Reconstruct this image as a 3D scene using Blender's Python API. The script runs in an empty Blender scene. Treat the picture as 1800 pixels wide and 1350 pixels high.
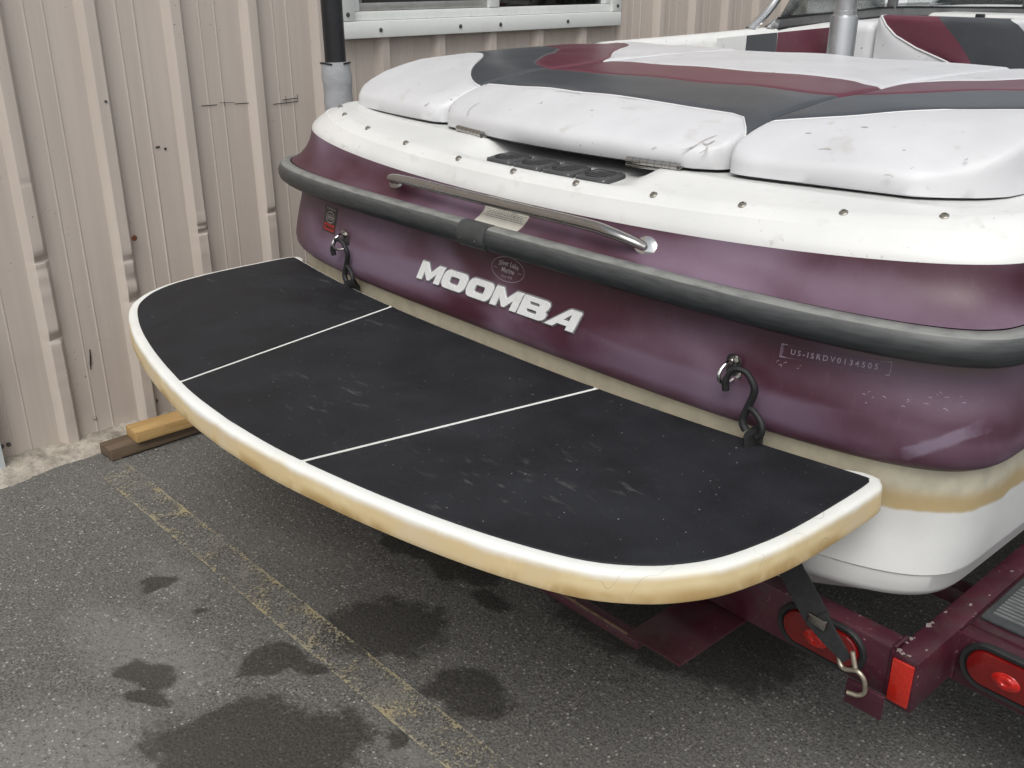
import bpy, bmesh, math, random
from mathutils import Vector, noise, Matrix
random.seed(7)
R = math.radians
scene = bpy.context.scene
col = scene.collection

# ------------------------------------------------------------------ camera, light, exposure
cam = bpy.data.objects.new('camera', bpy.data.cameras.new('camera'))
col.objects.link(cam)
cam.data.sensor_width = 36.0
cam.data.lens = 34.82
cam.data.clip_start = 0.05
cam.data.clip_end = 600
cam.location = (0, 0, 1.55)
cam.rotation_euler = (R(90 - 22.61), 0, R(46.8))
scene.camera = cam

SUN_EL, SUN_AZ = 56.0, 142.0          # azimuth clockwise from +Y, where the light comes from
w = bpy.data.worlds.new('World')
scene.world = w
w.use_nodes = True
nt = w.node_tree
nt.nodes.clear()
sky = nt.nodes.new('ShaderNodeTexSky')
sky.sky_type = 'NISHITA'
sky.sun_disc = False
sky.sun_elevation = R(SUN_EL)
sky.sun_rotation = R(SUN_AZ)
sky.air_density = 1.0
sky.dust_density = 4.0
hsv = nt.nodes.new('ShaderNodeHueSaturation')      # an overcast sky is nearly grey
hsv.inputs['Saturation'].default_value = 0.22
bg = nt.nodes.new('ShaderNodeBackground')
bg.inputs['Strength'].default_value = 0.15
wo = nt.nodes.new('ShaderNodeOutputWorld')
nt.links.new(sky.outputs[0], hsv.inputs['Color'])
nt.links.new(hsv.outputs[0], bg.inputs['Color'])
nt.links.new(bg.outputs[0], wo.inputs['Surface'])

sun = bpy.data.objects.new('sun', bpy.data.lights.new('sun', 'SUN'))
col.objects.link(sun)
sun.data.energy = 1.0
sun.data.angle = R(38)
sun.data.color = (1.0, 0.975, 0.94)
_a, _e = R(SUN_AZ), R(SUN_EL)
_d = Vector((math.sin(_a) * math.cos(_e), math.cos(_a) * math.cos(_e), math.sin(_e)))
sun.rotation_euler = (-_d).to_track_quat('-Z', 'Y').to_euler()

vs = scene.view_settings
vs.view_transform = 'Standard'
vs.look = 'None'
vs.exposure = 0.0
vs.gamma = 1.0
vs.use_curve_mapping = False
scene.cycles.max_bounces = 8
scene.cycles.use_denoising = True

# ------------------------------------------------------------------ node helper and materials
class NT:
    def __init__(s, name):
        s.m = bpy.data.materials.new(name); s.m.use_nodes = True
        s.t = s.m.node_tree; s.t.nodes.clear()
        s.out = s.t.nodes.new('ShaderNodeOutputMaterial')
        s.b = s.t.nodes.new('ShaderNodeBsdfPrincipled')
        s.t.links.new(s.b.outputs[0], s.out.inputs[0])
    def n(s, typ, **kw):
        nd = s.t.nodes.new(typ)
        for k, v in kw.items(): setattr(nd, k, v)
        return nd
    def put(s, sock, v):
        if isinstance(v, bpy.types.NodeSocket): s.t.links.new(v, sock)
        else:
            try: sock.default_value = v
            except Exception: sock.default_value = (*v, 1.0)
    def coord(s, kind='Object'):
        if kind == 'World': return s.n('ShaderNodeNewGeometry').outputs['Position']
        return s.n('ShaderNodeTexCoord').outputs[kind]
    def map(s, v, scale=(1, 1, 1), rot=(0, 0, 0), loc=(0, 0, 0)):
        m = s.n('ShaderNodeMapping'); s.put(m.inputs[0], v)
        m.inputs['Scale'].default_value = scale; m.inputs['Rotation'].default_value = rot; m.inputs['Location'].default_value = loc
        return m.outputs[0]
    def noise(s, v, scale, detail=3, rough=0.55, dist=0.0):
        m = s.n('ShaderNodeTexNoise'); s.put(m.inputs['Vector'], v)
        m.inputs['Scale'].default_value = scale; m.inputs['Detail'].default_value = detail
        m.inputs['Roughness'].default_value = rough; m.inputs['Distortion'].default_value = dist
        return m.outputs[0]
    def voro(s, v, scale, out='Distance', feature='F1', rnd=1.0):
        m = s.n('ShaderNodeTexVoronoi', feature=feature); s.put(m.inputs['Vector'], v)
        m.inputs['Scale'].default_value = scale; m.inputs['Randomness'].default_value = rnd
        return m.outputs[out]
    def math(s, op, a, b=0.0, c=None, clamp=False):
        m = s.n('ShaderNodeMath', operation=op, use_clamp=clamp)
        s.put(m.inputs[0], a); s.put(m.inputs[1], b)
        if c is not None: s.put(m.inputs[2], c)
        return m.outputs[0]
    def ramp(s, v, a, b, lo=0.0, hi=1.0, smooth=True):
        m = s.n('ShaderNodeMapRange', interpolation_type='SMOOTHSTEP' if smooth else 'LINEAR')
        s.put(m.inputs[0], v)
        for k, x in zip((1, 2, 3, 4), (a, b, lo, hi)): s.put(m.inputs[k], x)
        return m.outputs[0]
    def mix(s, f, a, b):
        m = s.n('ShaderNodeMix', data_type='RGBA')
        s.put(m.inputs[0], f); s.put(m.inputs[6], a); s.put(m.inputs[7], b)
        return m.outputs[2]
    def sep(s, v):
        m = s.n('ShaderNodeSeparateXYZ'); s.put(m.inputs[0], v); return m.outputs
    def attr(s, name):
        return s.n('ShaderNodeAttribute', attribute_name=name).outputs['Fac']
    def bump(s, h, strength=0.3, dist=0.002, normal=None):
        m = s.n('ShaderNodeBump'); s.put(m.inputs['Height'], h)
        m.inputs['Strength'].default_value = strength; m.inputs['Distance'].default_value = dist
        if normal is not None: s.put(m.inputs['Normal'], normal)
        return m.outputs[0]
    def set(s, **kw):
        for k, v in kw.items(): s.put(s.b.inputs[k.replace('_', ' ')], v)
        return s.m

def c3(r, g, b): return (r, g, b, 1.0)

def simple(name, colr, rough=0.5, metal=0.0, var=0.15, scale=18.0, bump=0.0, bscale=300.0, coat=0.0, bdist=0.001):
    """one base colour with soft mottling, a little roughness change and optional fine grain"""
    t = NT(name); v = t.coord('Object')
    n1 = t.noise(v, scale, 4); n2 = t.noise(v, scale * 6, 3)
    f = t.ramp(t.math('ADD', t.math('MULTIPLY', n1, .7), t.math('MULTIPLY', n2, .3)), .3, .7)
    dk = tuple(x * (1 - var) for x in colr[:3]); lt = tuple(min(1, x * (1 + var)) for x in colr[:3])
    t.set(Base_Color=t.mix(f, c3(*dk), c3(*lt)), Metallic=metal,
          Roughness=t.ramp(n2, .3, .7, max(.02, rough - .06), min(1, rough + .06)))
    if coat: t.set(Coat_Weight=coat, Coat_Roughness=.12)
    if bump: t.set(Normal=t.bump(t.noise(v, bscale, 3), bump, bdist))
    return t.m

MAT = {}
# painted steel siding: beige, streaks and specks of dirt
t = NT('siding_paint'); v = t.coord('World'); s = t.sep(v)
st = t.noise(t.map(v, (1, 14, .6)), 2.2, 4)
sp = t.noise(v, 95, 2, .6); sp2 = t.noise(v, 2.3, 3)
low = t.math('MULTIPLY', t.ramp(s[2], .75, .0), t.ramp(sp2, .42, .62))
speck = t.math('MULTIPLY', t.ramp(sp, .69, .73), t.ramp(t.noise(v, 5, 2), .5, .68))
c = t.mix(t.ramp(st, .2, .8), c3(.525, .462, .408), c3(.585, .518, .458))
c = t.mix(t.math('MULTIPLY', low, .35), c, c3(.40, .335, .29))
c = t.mix(t.math('MULTIPLY', speck, .8), c, c3(.10, .085, .07))
t.set(Base_Color=c, Roughness=t.ramp(st, .3, .7, .42, .55), Normal=t.bump(t.noise(v, 60, 3), .03, .001))
MAT['siding'] = t.m
MAT['white_vinyl'] = simple('white_vinyl', (.74, .76, .74), .32, var=.04, scale=6)
MAT['white_metal'] = simple('white_metal', (.76, .785, .76), .4, var=.03, scale=9)
MAT['alu'] = simple('brushed_aluminium', (.42, .42, .40), .38, .7, .12, 20)
MAT['screw'] = simple('screw_steel', (.12, .12, .12), .45, .6, .3, 200)
MAT['screw_paint'] = simple('screw_paint', (.42, .37, .31), .45, .1, .2, 200)
MAT['rust'] = simple('rust', (.13, .045, .02), .85, 0, .4, 150)
MAT['black_mark'] = simple('black_scuff', (.025, .022, .02), .8, 0, .3, 200)
MAT['interior'] = simple('interior_dark', (.045, .048, .05), .8, 0, .3, 3)
MAT['interior_green'] = simple('interior_green', (.19, .24, .16), .7, 0, .15, 3)
MAT['interior_teal'] = simple('interior_teal', (.10, .17, .20), .6, 0, .2, 3)
MAT['sign_black'] = simple('sign_black', (.018, .02, .026), .5, 0, .15, 9)
MAT['print_white'] = simple('print_white', (.72, .73, .74), .5, 0, .05, 30)

# glass: sees through, reflects by angle
def glass(name, tint, gl=1.0, film=0.0, filmcol=(.1, .1, .1, 1)):
    m = bpy.data.materials.new(name); m.use_nodes = True
    q = m.node_tree; q.nodes.clear()
    o = q.nodes.new('ShaderNodeOutputMaterial'); mx = q.nodes.new('ShaderNodeMixShader')
    tr = q.nodes.new('ShaderNodeBsdfTransparent'); tr.inputs[0].default_value = tint
    g = q.nodes.new('ShaderNodeBsdfGlossy'); g.inputs['Roughness'].default_value = .02
    fr = q.nodes.new('ShaderNodeFresnel'); fr.inputs[0].default_value = 1.52
    mu = q.nodes.new('ShaderNodeMath'); mu.operation = 'MULTIPLY'; mu.inputs[1].default_value = gl
    q.links.new(fr.outputs[0], mu.inputs[0]); q.links.new(mu.outputs[0], mx.inputs[0])
    last = tr.outputs[0]
    if film:
        d = q.nodes.new('ShaderNodeBsdfDiffuse'); d.inputs[0].default_value = filmcol
        m2 = q.nodes.new('ShaderNodeMixShader'); m2.inputs[0].default_value = film
        q.links.new(tr.outputs[0], m2.inputs[1]); q.links.new(d.outputs[0], m2.inputs[2]); last = m2.outputs[0]
    q.links.new(last, mx.inputs[1]); q.links.new(g.outputs[0], mx.inputs[2])
    q.links.new(mx.outputs[0], o.inputs[0])
    return m
MAT['glass'] = glass('window_glass', (.75, .8, .78, 1), 1.2)
MAT['screen'] = glass('window_screen', (.35, .36, .36, 1), .8, .45, (.09, .09, .088, 1))
MAT['car_glass'] = glass('car_glass', (.12, .13, .13, 1), 1.3)
MAT['ws_glass'] = glass('windscreen_glass', (.84, .86, .85, 1), .8)

# gelcoat: maroon, lilac patches for chalking and blurred sky reflection, both put into the colour
def gelcoat(name, chalk_sheen, wear_sheen=False):
    t = NT(name); v = t.coord('Object'); s = t.sep(v)
    n1 = t.noise(t.map(v, (1.0, 1.0, 2.6)), 2.1, 2, .5, .5); n2 = t.noise(v, 12, 3); n3 = t.noise(t.map(v, (30, 30, 6)), 3, 3)
    f = t.ramp(t.math('ADD', t.math('MULTIPLY', n1, .88), t.math('MULTIPLY', n2, .12)), .36, .68)
    f = t.math('MULTIPLY', f, chalk_sheen)
    c = t.mix(f, c3(.062, .014, .028), c3(.205, .140, .195))
    c = t.mix(t.math('MULTIPLY', t.ramp(n3, .55, .8), .07), c, c3(.30, .22, .27))
    if wear_sheen:
        def patch(x0, z0, ang, hl, hw, nz):
            q = t.sep(t.map(t.map(v, (1, 1, 1), (0, 0, 0), (-x0, 0, -z0)), (1, 1, 1), (0, R(ang), 0)))
            nn = t.math('MULTIPLY', t.math('SUBTRACT', t.noise(v, nz, 4, .65), .5), .9)
            d = t.math('ADD', t.math('MAXIMUM', t.math('DIVIDE', t.math('ABSOLUTE', q[0]), hl), t.math('DIVIDE', t.math('ABSOLUTE', q[2]), hw)), nn)
            return t.ramp(d, 1.25, .55)
        c = t.mix(t.math('MULTIPLY', patch(1.005, .938, -3, .13, .022, 14), .65), c, c3(.16, .115, .105))
        c = t.mix(t.math('MULTIPLY', patch(1.072, .795, 33, .050, .012, 30), .5), c, c3(.27, .22, .30))
        c = t.mix(t.math('MULTIPLY', patch(.62, .79, 0, .30, .030, 6), .45), c, c3(.20, .15, .215))  # this broad low strip and the next: chalking plus painted sky sheen
        c = t.mix(t.math('MULTIPLY', patch(-.55, .80, 4, .36, .035, 6), .5), c, c3(.20, .15, .215))
    t.set(Base_Color=c, Roughness=t.ramp(f, 0, .7, .44, .58), Coat_Weight=.05, Coat_Roughness=.2,
          Normal=t.bump(t.noise(v, 420, 2), .03, .0006))
    t.b.inputs['Specular IOR Level'].default_value = .55
    return t.m
MAT['maroon'] = gelcoat('maroon_gelcoat', .85, True)
MAT['maroon_up'] = gelcoat('maroon_gelcoat_upper', .95)

# white gelcoat of the deck with grime
t = NT('white_gelcoat'); v = t.coord('Object')
n1 = t.noise(v, 3.5, 4); n2 = t.noise(v, 60, 3); n3 = t.noise(v, 17, 3)
c = t.mix(t.ramp(n1, .3, .7), c3(.73, .74, .72), c3(.80, .805, .785))
c = t.mix(t.math('MULTIPLY', t.ramp(n3, .6, .72), .22), c, c3(.50, .50, .46))
c = t.mix(t.math('MULTIPLY', t.math('MULTIPLY', t.ramp(n2, .64, .70), t.ramp(n1, .5, .62)), .5), c, c3(.33, .32, .29))
t.set(Base_Color=c, Roughness=t.ramp(n3, .3, .7, .28, .42), Coat_Weight=.15, Coat_Roughness=.2, Normal=t.bump(n1, .05, .004))
MAT['deck'] = t.m
# white hull bottom: cream waterline band, tan stain, clean white underneath
t = NT('white_hull'); v = t.coord('Object'); s = t.sep(v)
wob = t.math('MULTIPLY', t.math('SUBTRACT', t.noise(v, 9, 4), .5), .03)
z = t.math('ADD', s[2], wob)
n1 = t.noise(v, 7, 4)
tan = t.math('MULTIPLY', t.ramp(z, .640, .648), t.ramp(z, .695, .662))
tan = t.math('MULTIPLY', tan, t.ramp(n1, .28, .5, .45, 1))
cream = t.ramp(z, .640, .650)
c = t.mix(t.ramp(n1, .3, .7), c3(.58, .585, .575), c3(.64, .645, .63))
c = t.mix(cream, c, t.mix(t.ramp(t.noise(v, 24, 3), .35, .7), c3(.56, .52, .40), c3(.47, .44, .345)))
c = t.mix(t.math('MULTIPLY', tan, .85), c, c3(.42, .305, .14))
c = t.mix(t.math('MULTIPLY', t.ramp(t.noise(v, 70, 2), .70, .76), .25), c, c3(.35, .32, .26))
t.set(Base_Color=c, Roughness=.38, Coat_Weight=.1)
MAT['hull_white'] = t.m
# swim platform shell: white, yellowed and stained along its lower edge
t = NT('platform_gelcoat'); v = t.coord('World'); s = t.sep(v)
n1 = t.noise(v, 5, 4, .6, .5); n2 = t.noise(t.map(v, (2.5, 2.5, 1.6)), 2.2, 4, .6, .7)
z = t.math('ADD', s[2], t.math('MULTIPLY', t.math('SUBTRACT', n1, .5), .030))
f = t.ramp(z, .7145, .697)
c = t.mix(t.ramp(n1, .3, .7), c3(.80, .81, .76), c3(.86, .865, .83))
c = t.mix(t.math('MULTIPLY', t.math('MULTIPLY', f, t.ramp(n2, .25, .55, .72, 1.0)), .92), c, t.mix(t.ramp(n2, .3, .7), c3(.58, .41, .17), c3(.74, .60, .33)))
c = t.mix(t.math('MULTIPLY', t.math('MULTIPLY', t.ramp(z, .692, .672), t.ramp(n2, .42, .62)), .85), c, c3(.42, .27, .10))
hair = t.math('MULTIPLY', t.ramp(t.math('ABSOLUTE', t.math('SUBTRACT', t.noise(v, 6.5, 1, .4, 1.2), .5)), .0035, .0), t.ramp(t.noise(v, 3.2, 1), .48, .56))
c = t.mix(t.math('MULTIPLY', hair, .4), c, c3(.30, .25, .18))
t.set(Base_Color=c, Roughness=t.ramp(n2, .3, .7, .42, .55), Normal=t.bump(n2, .05, .004))
t.b.inputs['Specular IOR Level'].default_value = .35
MAT['platform'] = t.m
# black non-skid pad
t = NT('nonskid'); v = t.coord('Object')
n1 = t.noise(v, 4.5, 5, .6); n2 = t.noise(t.map(v, (6, 22, 6), (0, 0, .7)), 2.2, 4, .6, .6)
c = t.mix(t.ramp(n1, .3, .72), c3(.0105, .011, .0135), c3(.021, .0225, .027))
c = t.mix(t.math('MULTIPLY', t.math('MULTIPLY', t.ramp(n2, .58, .74), t.ramp(t.noise(v, 2.4, 2), .50, .66)), .5), c, c3(.13, .127, .118))
c = t.mix(t.math('MULTIPLY', t.ramp(t.noise(v, 420, 2, .7), .58, .72), .6), c, c3(.045, .047, .052))
c = t.mix(t.ramp(t.noise(v, 160, 1), .77, .80), c, c3(.35, .34, .32))
t.set(Base_Color=c, Roughness=t.ramp(n1, .3, .7, .56, .72), Normal=t.bump(t.noise(v, 700, 2), .3, .0008))
t.b.inputs['Specular IOR Level'].default_value = .32
MAT['nonskid'] = t.m
# vinyl
def vinyl(name, colr, dirt, rough=.42):
    t = NT(name); v = t.coord('Object')
    n1 = t.noise(v, 4, 4, .6); n2 = t.noise(v, 38, 4); n3 = t.noise(v, 11, 3, .6, .5)
    c = t.mix(t.ramp(n1, .3, .7), c3(*[x * .93 for x in colr]), c3(*[min(1, x * 1.04) for x in colr]))
    if dirt:
        c = t.mix(t.math('MULTIPLY', t.ramp(n3, .6, .75), dirt), c, c3(.50, .48, .44))
        c = t.mix(t.math('MULTIPLY', t.math('MULTIPLY', t.ramp(n2, .66, .71), t.ramp(n1, .5, .6)), dirt * 1.6, clamp=True), c, c3(.27, .26, .23))
    else:
        c = t.mix(t.math('MULTIPLY', t.ramp(n3, .5, .75), .25), c, c3(*[x * 1.5 + .02 for x in colr]))
    b = t.bump(t.noise(v, 900, 2), .10, .0005)
    b = t.bump(t.noise(v, 14, 3), .12, .006, b)
    t.set(Base_Color=c, Roughness=rough, Normal=b)
    return t.m
MAT['vinyl_white'] = vinyl('white_vinyl_upholstery', (.665, .67, .685), .6, .42)
MAT['vinyl_grey'] = vinyl('grey_vinyl_upholstery', (.066, .072, .080), 0, .36)
MAT['vinyl_maroon'] = vinyl('maroon_vinyl_upholstery', (.13, .034, .054), 0, .34)
MAT['piping'] = simple('white_piping', (.72, .72, .72), .45, 0, .05, 30)
# rubber rail: dark, the highlight along its top painted into the colour
t = NT('rail_rubber'); v = t.coord('Object'); g = t.sep(t.n('ShaderNodeNewGeometry').outputs['True Normal'])
a = t.attr('chalk_sheen'); n1 = t.noise(t.map(v, (5, 5, 40)), 4, 3)
c = t.mix(t.ramp(n1, .3, .7), c3(.026, .029, .031), c3(.042, .046, .048))
c = t.mix(t.math('MULTIPLY', a, t.ramp(n1, .3, .6, .65, 1)), c, c3(.25, .255, .24))
t.set(Base_Color=c, Roughness=.45, Normal=t.bump(t.noise(v, 300, 3), .03, .0005))
MAT['rail'] = t.m
MAT['rail_cover'] = simple('rail_cover', (.055, .058, .058), .45, 0, .15, 30)
MAT['steel'] = simple('stainless', (.50, .48, .45), .17, 1.0, .12, 25)
MAT['steel_worn'] = simple('worn_stainless', (.46, .45, .43), .24, 1.0, .04, 3)
MAT['chrome'] = simple('chrome', (.82, .82, .81), .12, 1.0, .03, 30)
MAT['pylon'] = simple('pylon_aluminium', (.50, .51, .52), .34, .85, .06, 15)
MAT['frame_grey'] = simple('windscreen_frame', (.21, .215, .22), .4, .3, .1, 20)
MAT['gasket'] = simple('black_gasket', (.018, .018, .018), .5, 0, .2, 60)
MAT['black_plastic'] = simple('black_plastic', (.022, .023, .025), .42, 0, .25, 40)
MAT['vent_plastic'] = simple('vent_plastic', (.055, .056, .058), .4, 0, .15, 40)
MAT['black_rubber'] = simple('black_rubber', (.015, .015, .016), .6, 0, .2, 60)
MAT['brass'] = simple('nickel_brass', (.36, .34, .30), .38, .85, .15, 100)
MAT['letter_white'] = simple('letter_white', (.80, .81, .80), .3, 0, .04, 40)
MAT['letter_grey'] = simple('letter_grey', (.27, .27, .28), .35, .4, .1, 40)
MAT['decal_silver'] = simple('decal_silver', (.40, .37, .37), .4, .2, .12, 60)
MAT['decal_purple'] = simple('decal_plate', (.165, .09, .135), .4, 0, .15, 40)
MAT['decal_lilac'] = simple('decal_lilac', (.40, .33, .40), .5, 0, .2, 120)
MAT['decal_black'] = simple('decal_black', (.022, .02, .018), .4, 0, .2, 60)
MAT['decal_red'] = simple('decal_red', (.36, .02, .015), .4, 0, .12, 90)
MAT['label'] = simple('label_paper', (.56, .54, .47), .5, 0, .08, 40)
MAT['print_grey'] = simple('print_grey', (.09, .085, .08), .5, 0, .2, 90)
# trailer paint
t = NT('trailer_paint'); v = t.coord('Object')
n1 = t.noise(v, 8, 4); n2 = t.noise(v, 75, 4, .7)
c = t.mix(t.ramp(n1, .3, .7), c3(.044, .008, .017), c3(.072, .015, .027))
c = t.mix(t.math('MULTIPLY', t.ramp(n2, .63, .68), t.ramp(n1, .44, .56)), c, c3(.26, .20, .19))
c = t.mix(t.math('MULTIPLY', t.ramp(t.noise(v, 22, 4, .7), .48, .68), .45), c, c3(.055, .042, .040))
t.set(Base_Color=c, Roughness=t.ramp(n1, .3, .7, .3, .48), Coat_Weight=.2, Coat_Roughness=.2)
MAT['trailer'] = t.m
MAT['rust_edge'] = simple('rubbed_edge', (.22, .15, .10), .7, .1, .35, 60)
MAT['lens_red'] = simple('red_lens', (.155, .006, .005), .18, 0, .15, 40, coat=.5)
MAT['lens_bright'] = simple('red_lens_bright', (.50, .014, .010), .12, 0, .15, 60, coat=.5)
t = NT('reflector'); v = t.coord('Object')
t.set(Base_Color=t.mix(t.ramp(t.voro(v, 420), .1, .5), c3(.66, .035, .018), c3(.42, .018, .010)), Roughness=.22, Coat_Weight=.4,
      Normal=t.bump(t.voro(v, 420), .3, .0006))
MAT['reflector'] = t.m
MAT['webbing'] = simple('black_webbing', (.020, .020, .022), .75, 0, .3, 90, .4, 900)
MAT['hook_zinc'] = simple('zinc_hook', (.46, .42, .33), .36, .75, .2, 60)
MAT['tread_rib'] = simple('tread_rib', (.15, .155, .155), .6, 0, .2, 40)
MAT['tread'] = simple('tread_rubber', (.052, .056, .058), .6, 0, .2, 40)
MAT['louvre'] = simple('louvre_plastic', (.075, .076, .08), .45, 0, .1, 40)
MAT['pit'] = simple('vent_pit', (.004, .004, .004), .9, 0, .2, 60)
MAT['chip'] = simple('paint_chip', (.25, .205, .195), .6, 0, .3, 200)
MAT['scuff'] = simple('vinyl_scuff', (.47, .455, .43), .6, 0, .2, 120)
MAT['tape'] = simple('grey_tape', (.36, .37, .385), .45, 0, .12, 12, .25, 40, bdist=.01)
MAT['black_pipe'] = simple('black_pipe', (.014, .015, .017), .38, 0, .35, 9)
def wood(name, a, b):
    t = NT(name); v = t.coord('Object')
    g = t.noise(t.map(v, (60, 3, 60)), 1.2, 5, .65, .8); g2 = t.noise(v, 6, 3)
    c = t.mix(t.ramp(g, .3, .7), c3(*a), c3(*b)); c = t.mix(t.math('MULTIPLY', t.ramp(g2, .5, .75), .4), c, c3(*[x * .6 for x in a]))
    t.set(Base_Color=c, Roughness=.75, Normal=t.bump(g, .25, .001)); return t.m
MAT['wood_new'] = wood('pine', (.36, .215, .075), (.50, .33, .135))
MAT['wood_old'] = wood('weathered_wood', (.085, .058, .035), (.16, .115, .075))
MAT['wood_end'] = wood('plank_end', (.05, .036, .026), (.11, .08, .05))
MAT['board_white'] = simple('white_board', (.68, .74, .76), .4, 0, .05, 8)
# asphalt
t = NT('asphalt'); v = t.coord('World')
st = t.attr('stain'); du = t.attr('dust')
n1 = t.noise(v, 2.0, 4, .6); n2 = t.noise(v, 14, 4, .65); n3 = t.noise(v, 160, 3, .7)
vd = t.voro(v, 118); vc = t.sep(t.voro(v, 118, 'Color')); vd2 = t.voro(v, 260); vc2 = t.sep(t.voro(v, 260, 'Color'))
base = t.mix(t.ramp(n3, .3, .7), c3(.062, .060, .056), c3(.215, .208, .194))
base = t.mix(t.math('MULTIPLY', t.ramp(n2, .4, .66), .35), base, c3(.15, .146, .137))
s1 = t.math('MULTIPLY', t.ramp(vd, .48, .26), t.ramp(vc[0], .60, .95))
s2 = t.math('MULTIPLY', t.ramp(vd2, .46, .22), t.ramp(vc2[0], .62, .95))
stone = t.mix(vc[1], c3(.15, .145, .135), c3(.56, .545, .51))
duw = t.math('ADD', du, t.math('MULTIPLY', t.math('SUBTRACT', n2, .5), .5))
base = t.mix(t.math('MULTIPLY', t.ramp(duw, .15, .85), .6), base, c3(.25, .243, .227))
c = t.mix(t.math('MULTIPLY', s1, .9), base, stone)
c = t.mix(t.math('MULTIPLY', s2, .8), c, t.mix(vc2[1], c3(.13, .127, .12), c3(.36, .35, .325)))
c = t.mix(t.math('MULTIPLY', t.ramp(t.noise(v, 62, 3, .7), .50, .68), .45), c, c3(.050, .048, .044))
pit = t.math('MULTIPLY', t.ramp(vd, .35, .15), t.ramp(vc[2], .80, .95))
c = t.mix(t.math('MULTIPLY', pit, .7), c, c3(.015, .015, .014))
sw = t.math('ADD', st, t.math('MULTIPLY', t.math('SUBTRACT', t.noise(v, 26, 5, .7), .5), .95))
sf = t.ramp(sw, .33, .66)
c = t.mix(t.math('MULTIPLY', sf, .76), c, t.mix(t.ramp(n3, .3, .7), c3(.020, .019, .0165), c3(.052, .049, .043)))
h = t.math('ADD', t.math('MULTIPLY', t.math('SUBTRACT', 1.0, vd), .6), t.math('MULTIPLY', n3, .8))
t.set(Base_Color=c, Roughness=t.ramp(sf, 0, 1, .85, .62), Normal=t.bump(h, .55, .004))
t.b.inputs['Specular IOR Level'].default_value = .3
MAT['asphalt'] = t.m
# worn yellow road paint
t = NT('worn_yellow_paint'); v = t.coord('World'); s = t.sep(v)
e = t.attr('edge')
n1 = t.noise(v, 150, 3, .75); n2 = t.noise(v, 13, 4, .65); n3 = t.noise(v, 4.5, 2)
cov = t.math('ADD', t.math('ADD', t.math('MULTIPLY', n1, .75), t.math('MULTIPLY', n2, .42)), t.math('MULTIPLY', n3, .28))
thr = t.math('SUBTRACT', .79, t.math('MULTIPLY', e, .11))
alpha = t.ramp(t.math('SUBTRACT', cov, thr), .0, .05)
alpha = t.math('MULTIPLY', alpha, t.ramp(s[0], -3.22, -2.95))
film = t.math('MULTIPLY', t.ramp(t.math('ADD', t.math('MULTIPLY', n1, .6), t.math('MULTIPLY', t.noise(v, 5.5, 4, .65), .6)), .56, .70), t.ramp(s[0], -3.22, -2.95))
c = t.mix(alpha, c3(.285, .275, .24), t.mix(t.ramp(n2, .35, .65), c3(.36, .34, .275), c3(.43, .37, .215)))
t.set(Base_Color=c, Roughness=.8, Alpha=t.math('MAXIMUM', t.math('MULTIPLY', alpha, .85), t.math('MULTIPLY', film, .62)))
MAT['road_paint'] = t.m
t = NT('rough_concrete'); v = t.coord('World')
n1 = t.noise(v, 16, 5, .7); n2 = t.noise(v, 90, 4, .7)
c = t.mix(t.ramp(n1, .32, .66), c3(.23, .205, .17), c3(.50, .455, .385)); c = t.mix(t.math('MULTIPLY', t.ramp(n2, .58, .66), .6), c, c3(.12, .11, .095))
t.set(Base_Color=c, Roughness=.9, Normal=t.bump(n2, .6, .006))
MAT['concrete'] = t.m
MAT['car_white'] = simple('car_paint_white', (.70, .71, .72), .25, 0, .04, 3, coat=.6)
MAT['car_dark'] = simple('car_paint_grey', (.10, .11, .12), .25, .3, .06, 3, coat=.6)
MAT['tyre'] = simple('tyre', (.02, .02, .02), .8, 0, .2, 30)
MAT['rim'] = simple('rim', (.4, .4, .41), .3, .8, .1, 20)
MAT['clapboard'] = simple('clapboard_grey', (.30, .31, .315), .6, 0, .08, 8)
MAT['carpet'] = simple('boat_carpet', (.06, .06, .065), .95, 0, .25, 40)

# ------------------------------------------------------------------ mesh helpers
def link(o, parent=None):
    col.objects.link(o)
    if parent is not None: o.parent = parent
    return o
def mesh(name, verts, faces, mat, parent=None, smooth=False, auto=None):
    me = bpy.data.meshes.new(name)
    me.from_pydata([tuple(p) for p in verts], [], faces)
    me.validate(); me.update()
    bm = bmesh.new(); bm.from_mesh(me)
    bmesh.ops.recalc_face_normals(bm, faces=bm.faces)
    bm.to_mesh(me); bm.free()
    me.materials.append(MAT[mat] if isinstance(mat, str) else mat)
    if smooth: me.polygons.foreach_set('use_smooth', [True] * len(me.polygons))
    if auto: me.set_sharp_from_angle(angle=R(auto))
    return link(bpy.data.objects.new(name, me), parent)
def from_bm(name, bm, mat, parent=None, smooth=False, auto=None):
    bmesh.ops.recalc_face_normals(bm, faces=bm.faces)
    me = bpy.data.meshes.new(name); bm.to_mesh(me); bm.free()
    me.materials.append(MAT[mat] if isinstance(mat, str) else mat)
    if smooth: me.polygons.foreach_set('use_smooth', [True] * len(me.polygons))
    if auto: me.set_sharp_from_angle(angle=R(auto))
    return link(bpy.data.objects.new(name, me), parent)
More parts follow.
